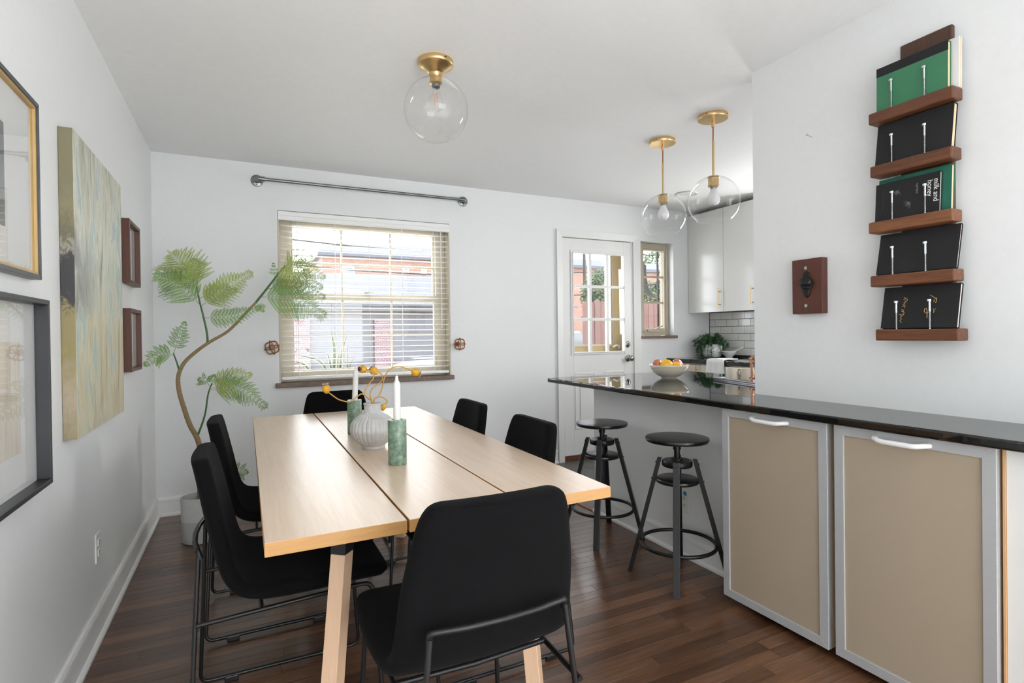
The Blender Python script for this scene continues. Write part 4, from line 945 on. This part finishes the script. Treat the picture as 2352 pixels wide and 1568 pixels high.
def frame(name, y0, y1, z0, z1, d, wdt, mat, label, inset=None, group=None, matb=.0, art=None, tilt=0, inner=None, back=.012):
    t = thing(name, label, 'picture frame', (0, (y0+y1)/2, z0), group)
    for nmz, q in (('frame_side', ((y0, z0), (y0, z1), (y0-wdt, z1-wdt), (y0-wdt, z0+wdt))), ('frame_side', ((y1, z0), (y1, z1), (y1+wdt, z1-wdt), (y1+wdt, z0+wdt))), ('frame_top', ((y0, z1), (y1, z1), (y1+wdt, z1-wdt), (y0-wdt, z1-wdt))), ('frame_bottom', ((y0, z0), (y1, z0), (y1+wdt, z0+wdt), (y0-wdt, z0+wdt)))):
        mk(nmz, MB().hexa([(.002, a, b) for a, b in q], [(d, a, b) for a, b in q]), mat, t, .0015)
    iy0, iy1, iz0, iz1 = y0-wdt, y1+wdt, z0+wdt, z1-wdt
    mk('mat_board', MB().box(.002, back, iy1, iy0, iz0, iz1), M['mat'], t)
    if inner:
        g = MB(); k = .007
        g.box(back, d-.004, iy0-k, iy0, iz0, iz1).box(back, d-.004, iy1, iy1+k, iz0, iz1).box(back, d-.004, iy1+k, iy0-k, iz1-k, iz1).box(back, d-.004, iy1+k, iy0-k, iz0, iz0+k)
        mk('inner_fillet', g, inner, t)
    if art: mk('print', MB().box(back, back+.001, *art[0]), art[1], t)
    mk('glazing', MB().box(back+.004, back+.005, iy1, iy0, iz0, iz1) if not inner else MB().box(back+.004, back+.005, iy1+.007, iy0-.007, iz0+.007, iz1-.007), M['glass'], t)
    return t
stripe = wood('striped_print', [(.3, srgb(168, 140, 116)), (.45, srgb(214, 202, 184)), (.6, srgb(230, 224, 212)), (.8, srgb(196, 176, 152))], (1, 26, .6), 2, .8, bst=0)
grey = plain('grey_reflection', srgb(120, 125, 128), .8, var=.3, ns=4)  # reflection in the glazing, painted as a flat grey patch
frame('picture_frame', -2.320, -2.86, .783, 1.308, .045, .014, M['frameblk'], 'deep black frame with a striped beige print behind a white mat', art=((-2.77, -2.452, .897, 1.190), stripe))
frame('picture_frame', -2.318, -2.82, 1.366, 1.868, .028, .013, M['framegrey'], 'slate grey frame with gold inner edge, hung above the black frame', inner=M['gold'], art=((-2.70, -2.53, 1.48, 1.74), grey))
frame('picture_frame', -.715, -1.022, 1.474, 1.798, .036, .018, M['framewood'], 'small square walnut frame, upper of the pair in the corner', group='small walnut frames')
frame('picture_frame', -.715, -1.022, 1.026, 1.348, .036, .018, M['framewood'], 'small square walnut frame, lower of the pair in the corner', group='small walnut frames')
# ================================================================== POTTED TREE
pp = Vector((.292, -.615, 0))
pt = thing('potted_tree', 'slender potted mimosa-like tree with feathery fronds in the room corner', 'plant', pp)
mk('pot', MB().lathe([(.070, .0), (.088, .003), (.092, .012), (.0935, .128)], pp, 40), M['concrete2'], pt)
mk('pot_upper', MB().lathe([(.0935, .129), (.0955, .130), (.0965, .262), (.094, .266), (.088, .264), (.086, .20), (.001, .19)], pp, 40), M['concrete'], pt)
mk('soil', MB().lathe([(.086, .215), (.001, .222)], pp, 24), M['soil'], pt)
PY = -.60
def q(u, v, dy=0): return bp(u, v, 'y', PY+dy)
tr_ = smooth_curve([pp+Vector((0, 0, .2)), q(462, 1060), q(455, 1012), q(436, 975), q(422, 935), q(411, 895), q(410, 862), q(424, 832), q(452, 806), q(482, 785), q(524, 760), q(558, 726), q(590, 692)], 6)
mk('trunk', MB().tube(tr_, [.016-.009*k/(len(tr_)-1) for k in range(len(tr_))], 10), M['bark'], pt)
def stemb(name, pts, r0_, r1_, mat):
    c = smooth_curve(pts, 5); return mk(name, MB().tube(c, [r0_+(r1_-r0_)*k/(len(c)-1) for k in range(len(c))], 8), mat, pt)
stemb('branch', [q(588, 694), q(612, 664, -.01), q(640, 628, -.03), q(656, 610, -.04)], .0075, .004, M['stemgreen'])
stemb('branch', [q(477, 788), q(475, 762), q(466, 722), q(458, 690), q(452, 658, -.02)], .0065, .004, M['stemgreen'])
stemb('branch', [q(413, 856), q(406, 832), q(398, 810)], .006, .003, M['stemgreen'])
stemb('branch', [q(452, 1005), q(470, 955, -.01), q(478, 905, -.02), q(487, 880, -.03)], .006, .0035, M['stemgreen'])
stemb('branch', [pp+Vector((.01, 0, .22)), q(500, 1110, -.02), q(532, 1086, -.05)], .004, .002, M['stemgreen'])
def frond(base, tip, pin, mat, sag=.02, npair=11, seed=0, lift=0.0, fwd=(0, -1, .15)):
    """bipinnate leaf: rachis, pinnae on both sides, and leaflets along every pinna"""
    rg = random.Random(seed); mb = MB(); base = Vector(base); tip = Vector(tip); L = (tip-base).length
    mid = (base+tip)/2+Vector((0, 0, sag)); ra = smooth_curve([base, mid, tip], 10)
    mb.tube(ra, [.0017-.0011*k/(len(ra)-1) for k in range(len(ra))], 5)
    face = Vector(fwd).normalized()
    for i in range(1, npair+1):
        t = .10+.90*i/npair; k = min(int(t*(len(ra)-1)), len(ra)-2); p = ra[k].lerp(ra[k+1], t*(len(ra)-1)-k); tg = (ra[k+1]-ra[k]).normalized()
        sd = tg.cross(face).normalized()
        env = abs(math.sin(min(1, .25+.95*t)*math.pi*.96))**.55 if t < .97 else .2
        pl = pin*max(.14, env)
        for s in (-1, 1, 0) if i == npair else (-1, 1):
            d = (sd*s*.86+tg*(.55 if s else 1)+face*rg.uniform(-.16, .16)).normalized(); n2 = max(4, int(pl/.0062)); lsc = min(1, .35+pl/.09)
            plv = pl*rg.uniform(.9, 1.08); droop = rg.uniform(.05, .16)
            w2 = d.cross(face).normalized(); pts = []
            for j in range(n2+1):
                u = j/n2; pts.append(p+d*plv*u+Vector((0, 0, -droop*plv*u*u)))
            mb.tube([pts[0], pts[len(pts)//2], pts[-1]], [.0008, .0006, .0003], 3, cap=False)
            for j in range(1, n2+1):
                u = j/n2; ll = .0150*(1-.65*abs(2*u-.75)**2) if u < .95 else .004
                ll = max(.004, ll)*lsc; ax = (pts[j]-pts[j-1]).normalized()
                for s2 in (-1, 1):
                    ld = (w2*s2*.88+ax*.45).normalized(); tipl = pts[j]+ld*ll+face*rg.uniform(-.002, .002)
                    wv = ax*.0031
                    mb.add([pts[j], pts[j]+ld*ll*.5+wv, tipl, pts[j]+ld*ll*.5-wv], [(0, 1, 2, 3)])
    return mk('frond', mb, mat, pt)
l1, l2 = M['leaf'], M['leaf2']
k_ = .00268
FR = [((450, 662, -.02), (396, 586, -.06), 66, l1, .02), ((452, 660, -.02), (446, 598, .03), 44, l1, .02), ((460, 700, 0), (360, 632, -.08), 48, l2, .03), ((453, 672, -.02), (408, 618, .06), 40, l1, .02),
      ((461, 704, 0), (574, 628, -.05), 40, l1, .015), ((457, 686, 0), (540, 668, -.12), 32, l1, .02), ((468, 730, 0), (596, 706, -.02), 27, l2, -.02),
      ((597, 682, -.01), (742, 724, -.08), 58, l2, .05), ((611, 664, -.01), (742, 682, .04), 38, l2, .05), ((626, 645, -.02), (736, 660, -.14), 40, l1, .05), ((640, 626, -.03), (742, 636, -.06), 40, l1, .05), ((654, 612, -.04), (712, 588, -.04), 36, l1, .02), ((632, 640, -.02), (628, 606, -.02), 14, l2, 0), ((588, 694, 0), (604, 714, -.03), 16, l2, 0),
      ((399, 812, 0), (424, 742, -.04), 24, l2, .01), ((400, 816, 0), (336, 836, -.06), 30, l2, .03),
      ((482, 896, -.02), (608, 932, -.08), 40, l2, .06), ((486, 884, -.03), (574, 860, -.02), 30, l1, .02), ((484, 890, -.03), (458, 872, -.05), 22, l2, .02), ((486, 884, -.03), (492, 862, .0), 16, l2, 0), ((484, 892, -.03), (540, 905, -.14), 28, l1, .03),
      ((530, 1088, -.05), (566, 1084, -.07), 26, l2, .01)]
for i, (b_, t_, pn_, ml, sg) in enumerate(FR):
    Lpx = math.hypot(b_[0]-t_[0], b_[1]-t_[1])
    frond(q(*b_), q(*t_), pn_*k_*.95, ml, sg, max(4, min(16, int(Lpx/8.3))), i)

# ================================================================== TABLE CENTREPIECE
vc = Vector((1.010, -2.078, .740))
NR = 30
vpr = [(.040, 0), (.047, .001), (.048, .009)]+[(p.x, p.z) for p in smooth_curve([(.046, 0, .011), (.060, 0, .022), (.078, 0, .042), (.0885, 0, .066), (.0895, 0, .085), (.082, 0, .108), (.062, 0, .127), (.044, 0, .138), (.0355, 0, .146), (.0335, 0, .156), (.0345, 0, .174)], 4)]+[(.0375, .179), (.036, .181), (.031, .176), (.030, .150), (.04, .13), (.06, .08), (.001, .02)]
def ribs(t, z):
    if not .012 < z < .172: return 0
    return .030*(abs(math.sin(NR*t/2))**.7-.75)
single('ribbed_vase', MB().lathe(vpr, vc, 240, mod=ribs), plain('grey_glaze', srgb(196, 196, 194), .4, 0, .10, (1, 1, 1), 40), 'grey ribbed ceramic vase in the middle of the maple table', 'vase')
def stone_holder(c, label):
    return single('candle_holder', MB().lathe([(.030, 0), (.0325, .001), (.0325, .155), (.0315, .157), (.021, .157), (.019, .154), (.018, .13), (.001, .13)], c, 40), M['marble'], label, 'candle holder', 'green marble candle holders')
h1 = Vector((1.027, -2.405, .740)); h2 = Vector((1.000, -1.722, .740))
stone_holder(h1, 'green marble candle holder in front of the ribbed vase'); stone_holder(h2, 'green marble candle holder behind the ribbed vase, closer to the window')
def candle(b_, top, label):
    b_ = Vector(b_); top = Vector(top); d = (top-b_).normalized(); L = (top-b_).length
    rot = Vector((0, 0, 1)).rotation_difference(d).to_matrix()
    t = thing('taper_candle', label, 'candle', b_, 'white candles')
    mk('wax_body', MB().lathe([(.001, 0), (.0125, 0), (.0125, L-.034), (.0115, L-.028), (.0062, L-.018), (.0055, L-.008), (.004, L-.003), (.001, L-.002)], b_, 24, axis=rot), M['wax'], t)
    mk('wick', MB().cyl(b_+d*(L-.004), b_+d*(L+.004), .0009, n=6), M['wax'], t)
candle(h1+Vector((0, 0, .131)), h1+Vector((.001, 0, .314)), 'white taper candle in the marble holder in front of the vase')
candle(h2+Vector((0, 0, .131)), h2+Vector((.010, .0, .318)), 'white taper candle in the marble holder behind the vase, leaning slightly')
def zq(zx, zy, dy=0): return bp(680+zx/6.03, 820+zy/6.03, 'y', -2.078+dy)
def poppy(path, pod, crown, r, label, dys=None):
    pts = [zq(x, y, d) for x, y, d in path]
    t = thing('dried_poppy', label, 'dried flower', vc+Vector((0, 0, .181)), 'dried poppy stems in the vase')
    cst = smooth_curve([vc+Vector((0, 0, .10))]+pts, 6); mk('stem', MB().tube(cst, .0024, 6), M['stalk'], t)
    c = zq(*pod); e = zq(*crown); d = (e-c).normalized(); rot = Vector((0, 0, 1)).rotation_difference(d).to_matrix()
    mk('pod', MB().lathe([(.001, -r*1.25), (r*.35, -r*1.15), (r*.8, -r*.65), (r, 0), (r*.92, r*.5), (r*.62, r*.95), (r*.45, r*1.1), (.001, r*1.1)], c, 24, axis=rot, mod=lambda t_, z: .05*math.cos(9*t_)), M['pod'], t)
    cw = mk('pod_crown', MB().lathe([(.001, r*1.05), (r*.66, r*.98), (r*.70, r*1.1), (r*.5, r*1.2), (.001, r*1.12)], c, 20, axis=rot), M['podcrown'], t)
    sp_ = MB()
    for k in range(12):
        a = 2*math.pi*k/12; v0 = rot @ Vector((r*.62*math.cos(a), r*.62*math.sin(a), r*1.08)); v1 = rot @ Vector((r*.78*math.cos(a), r*.78*math.sin(a), r*1.5)); sp_.cyl(c+v0, c+v1, .0009, .0004, 5)
    mk('crown_spike', sp_, M['podspike'], cw)
    return t
poppy([(1045, 620, 0), (1000, 570, -.01), (920, 510, -.02), (860, 535, -.03), (790, 590, -.04), (725, 618, -.05), (600, 590, -.055), (520, 540, -.055), (455, 492, -.055), (425, 480, -.055)], (418, 440, -.055), (410, 395, -.055), .0150, 'dried poppy stem bending far over the picture wall side of the table')
poppy([(1045, 620, 0), (1000, 575, -.005), (945, 505, -.01), (985, 405, -.01), (1060, 310, -.01), (1075, 250, -.01), (1030, 195, -.01), (985, 180, -.01)], (925, 165, -.01), (870, 165, -.022), .0160, 'dried poppy stem curling back, its dark crown turned to the candle')
poppy([(1050, 610, 0), (1025, 520, .01), (1060, 430, .012), (1150, 360, .012), (1195, 310, .012), (1190, 250, .012), (1150, 212, .012)], (1080, 190, .012), (1030, 152, .02), .0165, 'dried poppy stem in an S curve, pod beside the curling one')
poppy([(1075, 600, 0), (1140, 550, 0), (1190, 440, 0), (1220, 300, 0), (1270, 200, 0), (1340, 145, 0), (1450, 135, 0), (1540, 160, 0), (1590, 185, 0)], (1655, 208, 0), (1720, 238, 0), .0165, 'dried poppy stem arching over the other candle')
poppy([(1080, 600, .01), (1140, 550, .03), (1210, 560, .05), (1262, 610, .06), (1232, 655, .06)], (1208, 690, .06), (1195, 720, .06), .0120, 'short dried poppy stem drooping down behind the vase')

# ================================================================== OUTDOORS
GZ = -.20
struct('ground', MB().box(-30, 80, .2, 80, GZ-.3, GZ), M['asphalt'])
# sill-side planter with a snake plant
sp = thing('snake_plant', 'variegated snake plant in a box outside the dining room window', 'plant', (1.18, .62, GZ))
mk('planter', MB().box(.85, 1.52, .46, .78, GZ, .80), M['concrete'], sp, .01)
mk('soil', MB().box(.87, 1.50, .48, .76, .80, .802), M['soil'], sp)
SY = .60
def sq(u, v, d=0): return bp(u, v, 'y', SY+d)
leaves = [((766, 850), (768, 800), (760, 760), .042, 0), ((780, 850), (784, 815), (797, 772), .034, .02), ((762, 850), (758, 830), (752, 812), .030, -.02), ((798, 850), (799, 825), (798, 792), .012, .0),
          ((757, 846), (732, 828), (686, 816), .034, .01), ((720, 852), (700, 838), (674, 829), .030, -.02), ((775, 850), (776, 830), (779, 812), .03, -.03), ((800, 850), (806, 835), (816, 818), .006, 0)]
for (b_, m_, e_, wd, dy) in leaves:
    pts = smooth_curve([sq(b_[0], b_[1]+14, dy), sq(*m_, dy), sq(*e_, dy)], 6); n_ = len(pts); a_ = []; ib = []; 
    vsl = []; vse = []
    for i, p in enumerate(pts):
        tgn = (pts[min(i+1, n_-1)]-pts[max(i-1, 0)]).normalized(); s_ = tgn.cross(Vector((0, -1, 0))).normalized(); t_ = i/(n_-1); hw_ = wd*.5*(.7+.6*t_-1.28*t_**3) if t_ < 1 else .0005
        hw_ = max(hw_, .0006); yo = Vector((0, .010, 0))
        vsl.append([p-s_*hw_*.72, p+yo, p+s_*hw_*.72]); vse.append([p-s_*hw_, p-s_*hw_*.72, p+s_*hw_*.72, p+s_*hw_])
    mb = MB(); mb.add([v for r_ in vsl for v in r_], [(i*3+k, i*3+k+1, i*3+k+4, i*3+k+3) for i in range(n_-1) for k in (0, 1)], True)
    lf = mk('leaf', mb, M['snakegreen'], sp); s2 = lf.modifiers.new('s', 'SOLIDIFY'); s2.thickness = .003
    me_ = MB(); me_.add([v for r_ in vse for v in r_], [(i*4+k, i*4+k+1, i*4+k+5, i*4+k+4) for i in range(n_-1) for k in (0, 2)], True)
    le = mk('leaf_margin', me_, M['snakeedge'], lf); s2 = le.modifiers.new('s', 'SOLIDIFY'); s2.thickness = .003
# garage row across the alley
GY = 15.0
def g(u, v, y=GY): return bp(u, v, 'y', y)
ez = g(850, 707).z; gx0_, gx1_ = 0.0, 13.5
gr = thing('garage', 'low garage row with red brick piers, pale doors and a shingle roof', 'building', (6.5, GY, GZ))
mk('wall', MB().box(gx0_-3, 12.6, GY+.15, GY+6, GZ, ez), M['gtrim'], gr)
mk('fascia', MB().box(gx0_-3.3, 12.6, GY-.25, GY+.2, ez-.12, ez+.10), M['gtrim'], gr)
mk('door_header', MB().box(gx0_-3, 12.6, GY+.02, GY+.15, g(850, 733).z, ez-.12), M['gtrim'], gr)
rz_ = g(850, 640, GY+4).z
mk('roof', MB().hexa([(gx0_-3.6, GY-.35, ez+.06), (12.9, GY-.35, ez+.06), (10.4, GY+3.2, rz_), (gx0_-1.4, GY+3.2, rz_)], [(gx0_-3.6, GY-.35, ez+.13), (12.9, GY-.35, ez+.13), (10.4, GY+3.2, rz_+.1), (gx0_-1.4, GY+3.2, rz_+.1)]), M['shingle'], gr)
px0 = g(670, 780).x; px1 = g(712, 780).x; px2 = g(860, 780).x; px3 = g(897, 780).x
step_ = px2-px0
for k in range(-1, 4):
    a = px0+k*step_; wpi = .62
    mk('brick_pier', MB().box(a, a+(px3-px2), GY-.08, GY+.15, GZ, g(850, 733).z), M['brickpillar'], gr)
    if a+step_ > 12.7: continue
    d_ = mk('garage_door', MB().box(a+(px3-px2)+.02, a+step_-.02, GY+.06, GY+.12, GZ, g(850, 733).z), M['gdoor'], gr)
    for r_ in (1, 2, 3): mk('door_rail', MB().box(a+(px3-px2)+.02, a+step_-.02, GY+.045, GY+.06, GZ+r_*.5-.015, GZ+r_*.5+.015), M['gdoor'], d_)
# brick apartment building behind, two wings
def bldg(name, x0, x1, yb, ztop, label, wins, chim):
    t = thing(name, label, 'building', ((x0+x1)/2, yb, GZ))
    mk('wall', MB().box(x0, x1, yb, yb+10, GZ, ztop), M['brickwall'], t)
    mk('roof_edge', MB().box(x0-.3, x1+.3, yb-.35, yb+10.2, ztop, ztop+.28), M['flatroof'], t)
    mk('roof', MB().hexa([(x0-.3, yb-.3, ztop+.28), (x1+.3, yb-.3, ztop+.28), (x1+.3, yb+10, ztop+.28), (x0-.3, yb+10, ztop+.28)], [(x0+1.5, yb+3, ztop+1.4), (x1, yb+3, ztop+1.4), (x1, yb+7, ztop+1.4), (x0+1.5, yb+7, ztop+1.4)]), M['shingle'], t)
    for (a, b, c, d) in wins:
        p0 = bp(a, b, 'y', yb); p1 = bp(c, d, 'y', yb); w_ = MB(); x0_, x1_, z0_, z1_ = min(p0.x, p1.x), max(p0.x, p1.x), min(p0.z, p1.z), max(p0.z, p1.z)
        ww = mk('window', ring(MB(), x0_+.12, x1_-.12, z0_+.12, z1_-.12, .12, yb-.08, yb).box(x0_, x1_, yb-.07, yb, (z0_+z1_)/2-.05, (z0_+z1_)/2+.05), M['winwhite'], t)
        mk('pane', MB().box(x0_+.1, x1_-.1, yb-.04, yb-.02, z0_+.1, z1_-.1), M['winglass'], ww)
    for (u_, v_) in chim:
        p = bp(u_, v_, 'y', yb+3); mk('vent_pipe', MB().cyl((p.x, yb+3.2, ztop+1.2), (p.x, yb+3.2, p.z), .12, n=8), M['flatroof'], t)
    return t
BY = 34
bldg('apartment_block', bp(740, 600, 'y', BY).x, bp(1090, 600, 'y', BY).x, BY, bp(900, 594, 'y', BY).z, 'long orange brick apartment block behind the garages', [(785, 610, 814, 632), (924, 614, 939, 630), (966, 616, 980, 631)], [(779, 580), (789, 580), (800, 580), (924, 580), (931, 580), (940, 577), (946, 577)])
bldg('apartment_block', bp(1285, 600, 'y', 42).x, bp(1412, 610, 'y', 42).x, 42, bp(1350, 617, 'y', 42).z, 'orange brick apartment block seen through the glazed door', [(1355, 630, 1366, 646), (1390, 631, 1398, 646)], [(1334, 600), (1338, 600), (1356, 602)])
bldg('apartment_block', bp(1440, 640, 'y', 40).x+2, bp(1620, 640, 'y', 40).x, 40, bp(1500, 626, 'y', 40).z, 'brick apartment block seen through the narrow kitchen window', [(1474, 640, 1481, 656), (1508, 660, 1517, 668)], [])
# cedar fence
FY = 5.2
fn = thing('fence', 'weathered pink cedar board fence outside the back door', 'fence', (9, FY, GZ))
xa = bp(1339, 700, 'y', FY).x; fz = bp(1400, 692, 'y', FY).z; fp_ = None
mk('rail', MB().box(xa, xa+5.5, FY+.03, FY+.07, GZ+.4, GZ+.48).box(xa, xa+5.5, FY+.03, FY+.07, fz-.4, fz-.32), M['fence'], fn)
for k in range(38):
    x = xa+k*.145; h_ = fz+random.uniform(-.02, .03)
    mk('fence_board', MB().prism([(x+.003, GZ+.03), (x+.139, GZ+.03), (x+.139, h_-.05), (x+.11, h_), (x+.032, h_), (x+.003, h_-.05)], 'y', FY+random.uniform(-.008, .008), FY+.03), M['fence'], fn)
# trees behind the fence
def leafy(c, rx, ry, rz__, n, label, seed, lf_=.045):
    rg = random.Random(seed); c = Vector(c); t = thing('garden_tree', label, 'tree', (c.x, c.y, GZ)); mb = MB()
    for k in range(n):
        d = Vector((rg.gauss(0, 1), rg.gauss(0, 1), rg.gauss(0, 1))).normalized()*rg.uniform(.35, 1)**.5
        p = c+Vector((d.x*rx, d.y*ry, d.z*rz__)); a = Vector((rg.uniform(-1, 1), rg.uniform(-1, 1), rg.uniform(-1, 1))).normalized(); b_ = a.orthogonal().normalized()*lf_*.5; a *= lf_
        mb.add([p-a, p+b_, p+a, p-b_], [(0, 1, 2, 3)])
    tag(mk('crown', mb, M['hedge'], t), kind='stuff')
    mk('trunk', MB().tube([(c.x, c.y, GZ), (c.x+.1, c.y, c.z-.6*rz__), (c.x, c.y, c.z)], [.12, .09, .05], 8), M['pole'], t)
p_ = bp(1388, 668, 'y', 7.4); leafy((p_.x-.05, 7.3, p_.z-.15), .66, .6, .75, 5200, 'leafy green tree above the fence, seen through the glazed door', 1)
p_ = bp(1485, 672, 'y', 7.2); leafy((p_.x+.5, 7.6, p_.z-.35), .75, .6, .75, 4200, 'leafy green bush above the fence, seen through the kitchen window', 2)
p_ = bp(1512, 618, 'y', 46); leafy((p_.x*1.3, 60, p_.z*1.25), 5, 3, 3.2, 1500, 'far treetop behind the brick block in the kitchen window', 4, .35)
# utility pole with wires
pb = bp(1342, 600, 'y', 12)
up_ = thing('utility_pole', 'weathered wooden utility pole carrying wires behind the fence', 'pole', (pb.x, 12, GZ))
mk('post', MB().cyl((pb.x, 12, GZ), (pb.x, 12, 6.5), .055, .05, n=10), M['pole'], up_)
for z0_, z1_ in ((4.05, 4.3), (3.35, 3.7), (2.55, 2.75), (4.9, 5.2)):
    mk('wire', MB().tube(smooth_curve([(pb.x-22, 12, z0_-.3+1.1), (pb.x-8, 12, z0_-.25), (pb.x, 12, z0_), (pb.x+8, 12, z1_), (pb.x+22, 12, z1_+.9)], 5), .022, 5), M['iron'], up_)
# letter-like wrought iron sign beside the kitchen window
LYP = .55
sg_ = thing('house_sign', 'black wrought iron script letters mounted outside the kitchen window', 'sign', (4.75, LYP, 1.45))
def lq(u, v): return bp(u, v, 'y', LYP)
def ribbon(pts, w2, name):
    c = smooth_curve([lq(*p) for p in pts], 6); mb = MB(); vs = []
    for i, p in enumerate(c):
        tg = (c[min(i+1, len(c)-1)]-c[max(i-1, 0)]).normalized(); s_ = tg.cross(Vector((0, 1, 0))).normalized()*w2[0]*(1-(1-w2[1])*abs(2*i/(len(c)-1)-.45))
        vs += [p-s_, p+s_, p+s_+Vector((0, .06, 0)), p-s_+Vector((0, .06, 0))]
    mb.add(vs, [(i*4+k, i*4+(k+1) % 4, (i+1)*4+(k+1) % 4, (i+1)*4+k) for i in range(len(c)-1) for k in range(4)]); mk(name, mb, M['iron'], sg_)
ribbon([(1474, 596), (1480, 612), (1483, 636), (1488, 660), (1496, 676), (1506, 683), (1518, 680)], (.015, .5), 'letter_stroke')
ribbon([(1482, 608), (1483, 640), (1485, 655)], (.012, .9), 'letter_stroke')
rg_ = [lq(1514+8.0*math.cos(2*math.pi*k/24), 656+10*math.sin(2*math.pi*k/24)) for k in range(24)]
mk('letter_ring', MB().tube(rg_, .016, 8, True), M['iron'], sg_)
mk('mounting_bracket', MB().cyl(lq(1483, 655), lq(1483, 655)+Vector((0, -.36, 0)), .008, n=8), M['iron'], sg_)
# cars
def car(cx, cy, rot, paint, label, s=1.0, glassm=None):
    t = thing('car', label, 'car', (0, 0, 0))
    prof = [(-2.1, .35), (-2.15, .75), (-2.0, .92), (-1.1, 1.0), (-.55, 1.42), (.9, 1.45), (1.75, 1.02), (2.1, .9), (2.15, .4), (2.0, .28), (-2.0, .28)]
    o = mk('car_body', MB().hexa([(x, -.85, z) for x, z in prof], [(x, .85, z) for x, z in prof]), paint, t, .09, seg=3)
    gl = [(-1.02, 1.02), (-.52, 1.36), (.86, 1.39), (1.58, 1.03)]
    for s_ in (-1, 1): mk('side_window', MB().hexa([(x, s_*.84, z) for x, z in gl], [(x, s_*.868, z) for x, z in gl]), M['carglass'], t)
    mk('windscreen', MB().hexa([(-1.06, -.72, 1.04), (-1.06, .72, 1.04), (-.60, .64, 1.40), (-.60, -.64, 1.40)], [(-1.10, -.72, 1.06), (-1.10, .72, 1.06), (-.63, .64, 1.43), (-.63, -.64, 1.43)]), M['carglass'], t)
    mk('rear_window', MB().hexa([(1.62, -.7, 1.10), (1.62, .7, 1.10), (1.0, .62, 1.42), (1.0, -.62, 1.42)], [(1.66, -.7, 1.13), (1.66, .7, 1.13), (1.04, .62, 1.46), (1.04, -.62, 1.46)]), M['carglass'], t)
    for x in (-1.35, 1.35):
        for s_ in (-1, 1): mk('wheel', MB().cyl((x, s_*.70, .32), (x, s_*.88, .32), .32, n=20), M['rubber'], t)
    mk('grille', MB().box(-2.17, -2.12, -.55, .55, .5, .72), M['rubber'], t)
    for s_ in (-1, 1): mk('headlamp', MB().box(-2.16, -2.05, s_*.62-.14, s_*.62+.14, .66, .8), M['winwhite'], t)
    t.location = (cx, cy, GZ); t.rotation_euler = (0, 0, rot); t.scale = (s, s, s); return t
pcar = bp(1328, 765, 'y', 9.0)
car(pcar.x-.9, 9.6, R(30), M['carblue'], 'light blue car parked beyond the fence end')
# covered patio furniture just outside the dining room window
cx0 = bp(903, 845, 'y', 2.6).x; cx1 = cx0+1.5; zt_ = bp(955, 829, 'y', 2.6).z
mb = MB(); NU, NV = 28, 8; vs_ = []
for j_ in range(NV+1):
    f_ = j_/NV
    for i_ in range(NU):
        a_ = 2*math.pi*i_/NU; ca, sa = math.cos(a_), math.sin(a_); k_s = (abs(ca)**4+abs(sa)**4)**-.25
        if f_ < .55: r_, z_ = 1.04-.04*f_/.55, GZ+(zt_-.14-GZ)*f_/.55
        else: g_ = (f_-.55)/.45*math.pi/2; r_, z_ = max(math.cos(g_), .001), zt_-.14+.14*math.sin(g_)
        vs_.append(((cx0+cx1)/2+.75*r_*k_s*ca, 2.9+.5*r_*k_s*sa, z_))
mb.add(vs_, [(j_*NU+i_, j_*NU+(i_+1) % NU, (j_+1)*NU+(i_+1) % NU, (j_+1)*NU+i_) for j_ in range(NV) for i_ in range(NU)], True)
single('furniture_cover', mb, M['cover'], 'cream fabric cover over patio furniture outside the dining room window', 'cover')
pbin = bp(978, 820, 'y', 9)
bn = thing('trash_bin', 'dark trash bin standing beyond the cream furniture cover', 'bin', (pbin.x, 9, GZ))
mk('body', MB().hexa([(pbin.x-.20, 8.8, GZ), (pbin.x+.20, 8.8, GZ), (pbin.x+.20, 9.2, GZ), (pbin.x-.20, 9.2, GZ)], [(pbin.x-.26, 8.75, .45), (pbin.x+.26, 8.75, .45), (pbin.x+.26, 9.25, .45), (pbin.x-.26, 9.25, .45)]), M['bin'], bn)
mk('lid', MB().hexa([(pbin.x-.29, 8.72, .45), (pbin.x+.29, 8.72, .45), (pbin.x+.29, 9.28, .45), (pbin.x-.29, 9.28, .45)], [(pbin.x-.34, 8.7, .60), (pbin.x+.34, 8.7, .60), (pbin.x+.34, 9.3, .62), (pbin.x-.34, 9.3, .62)]), M['bin'], bn)
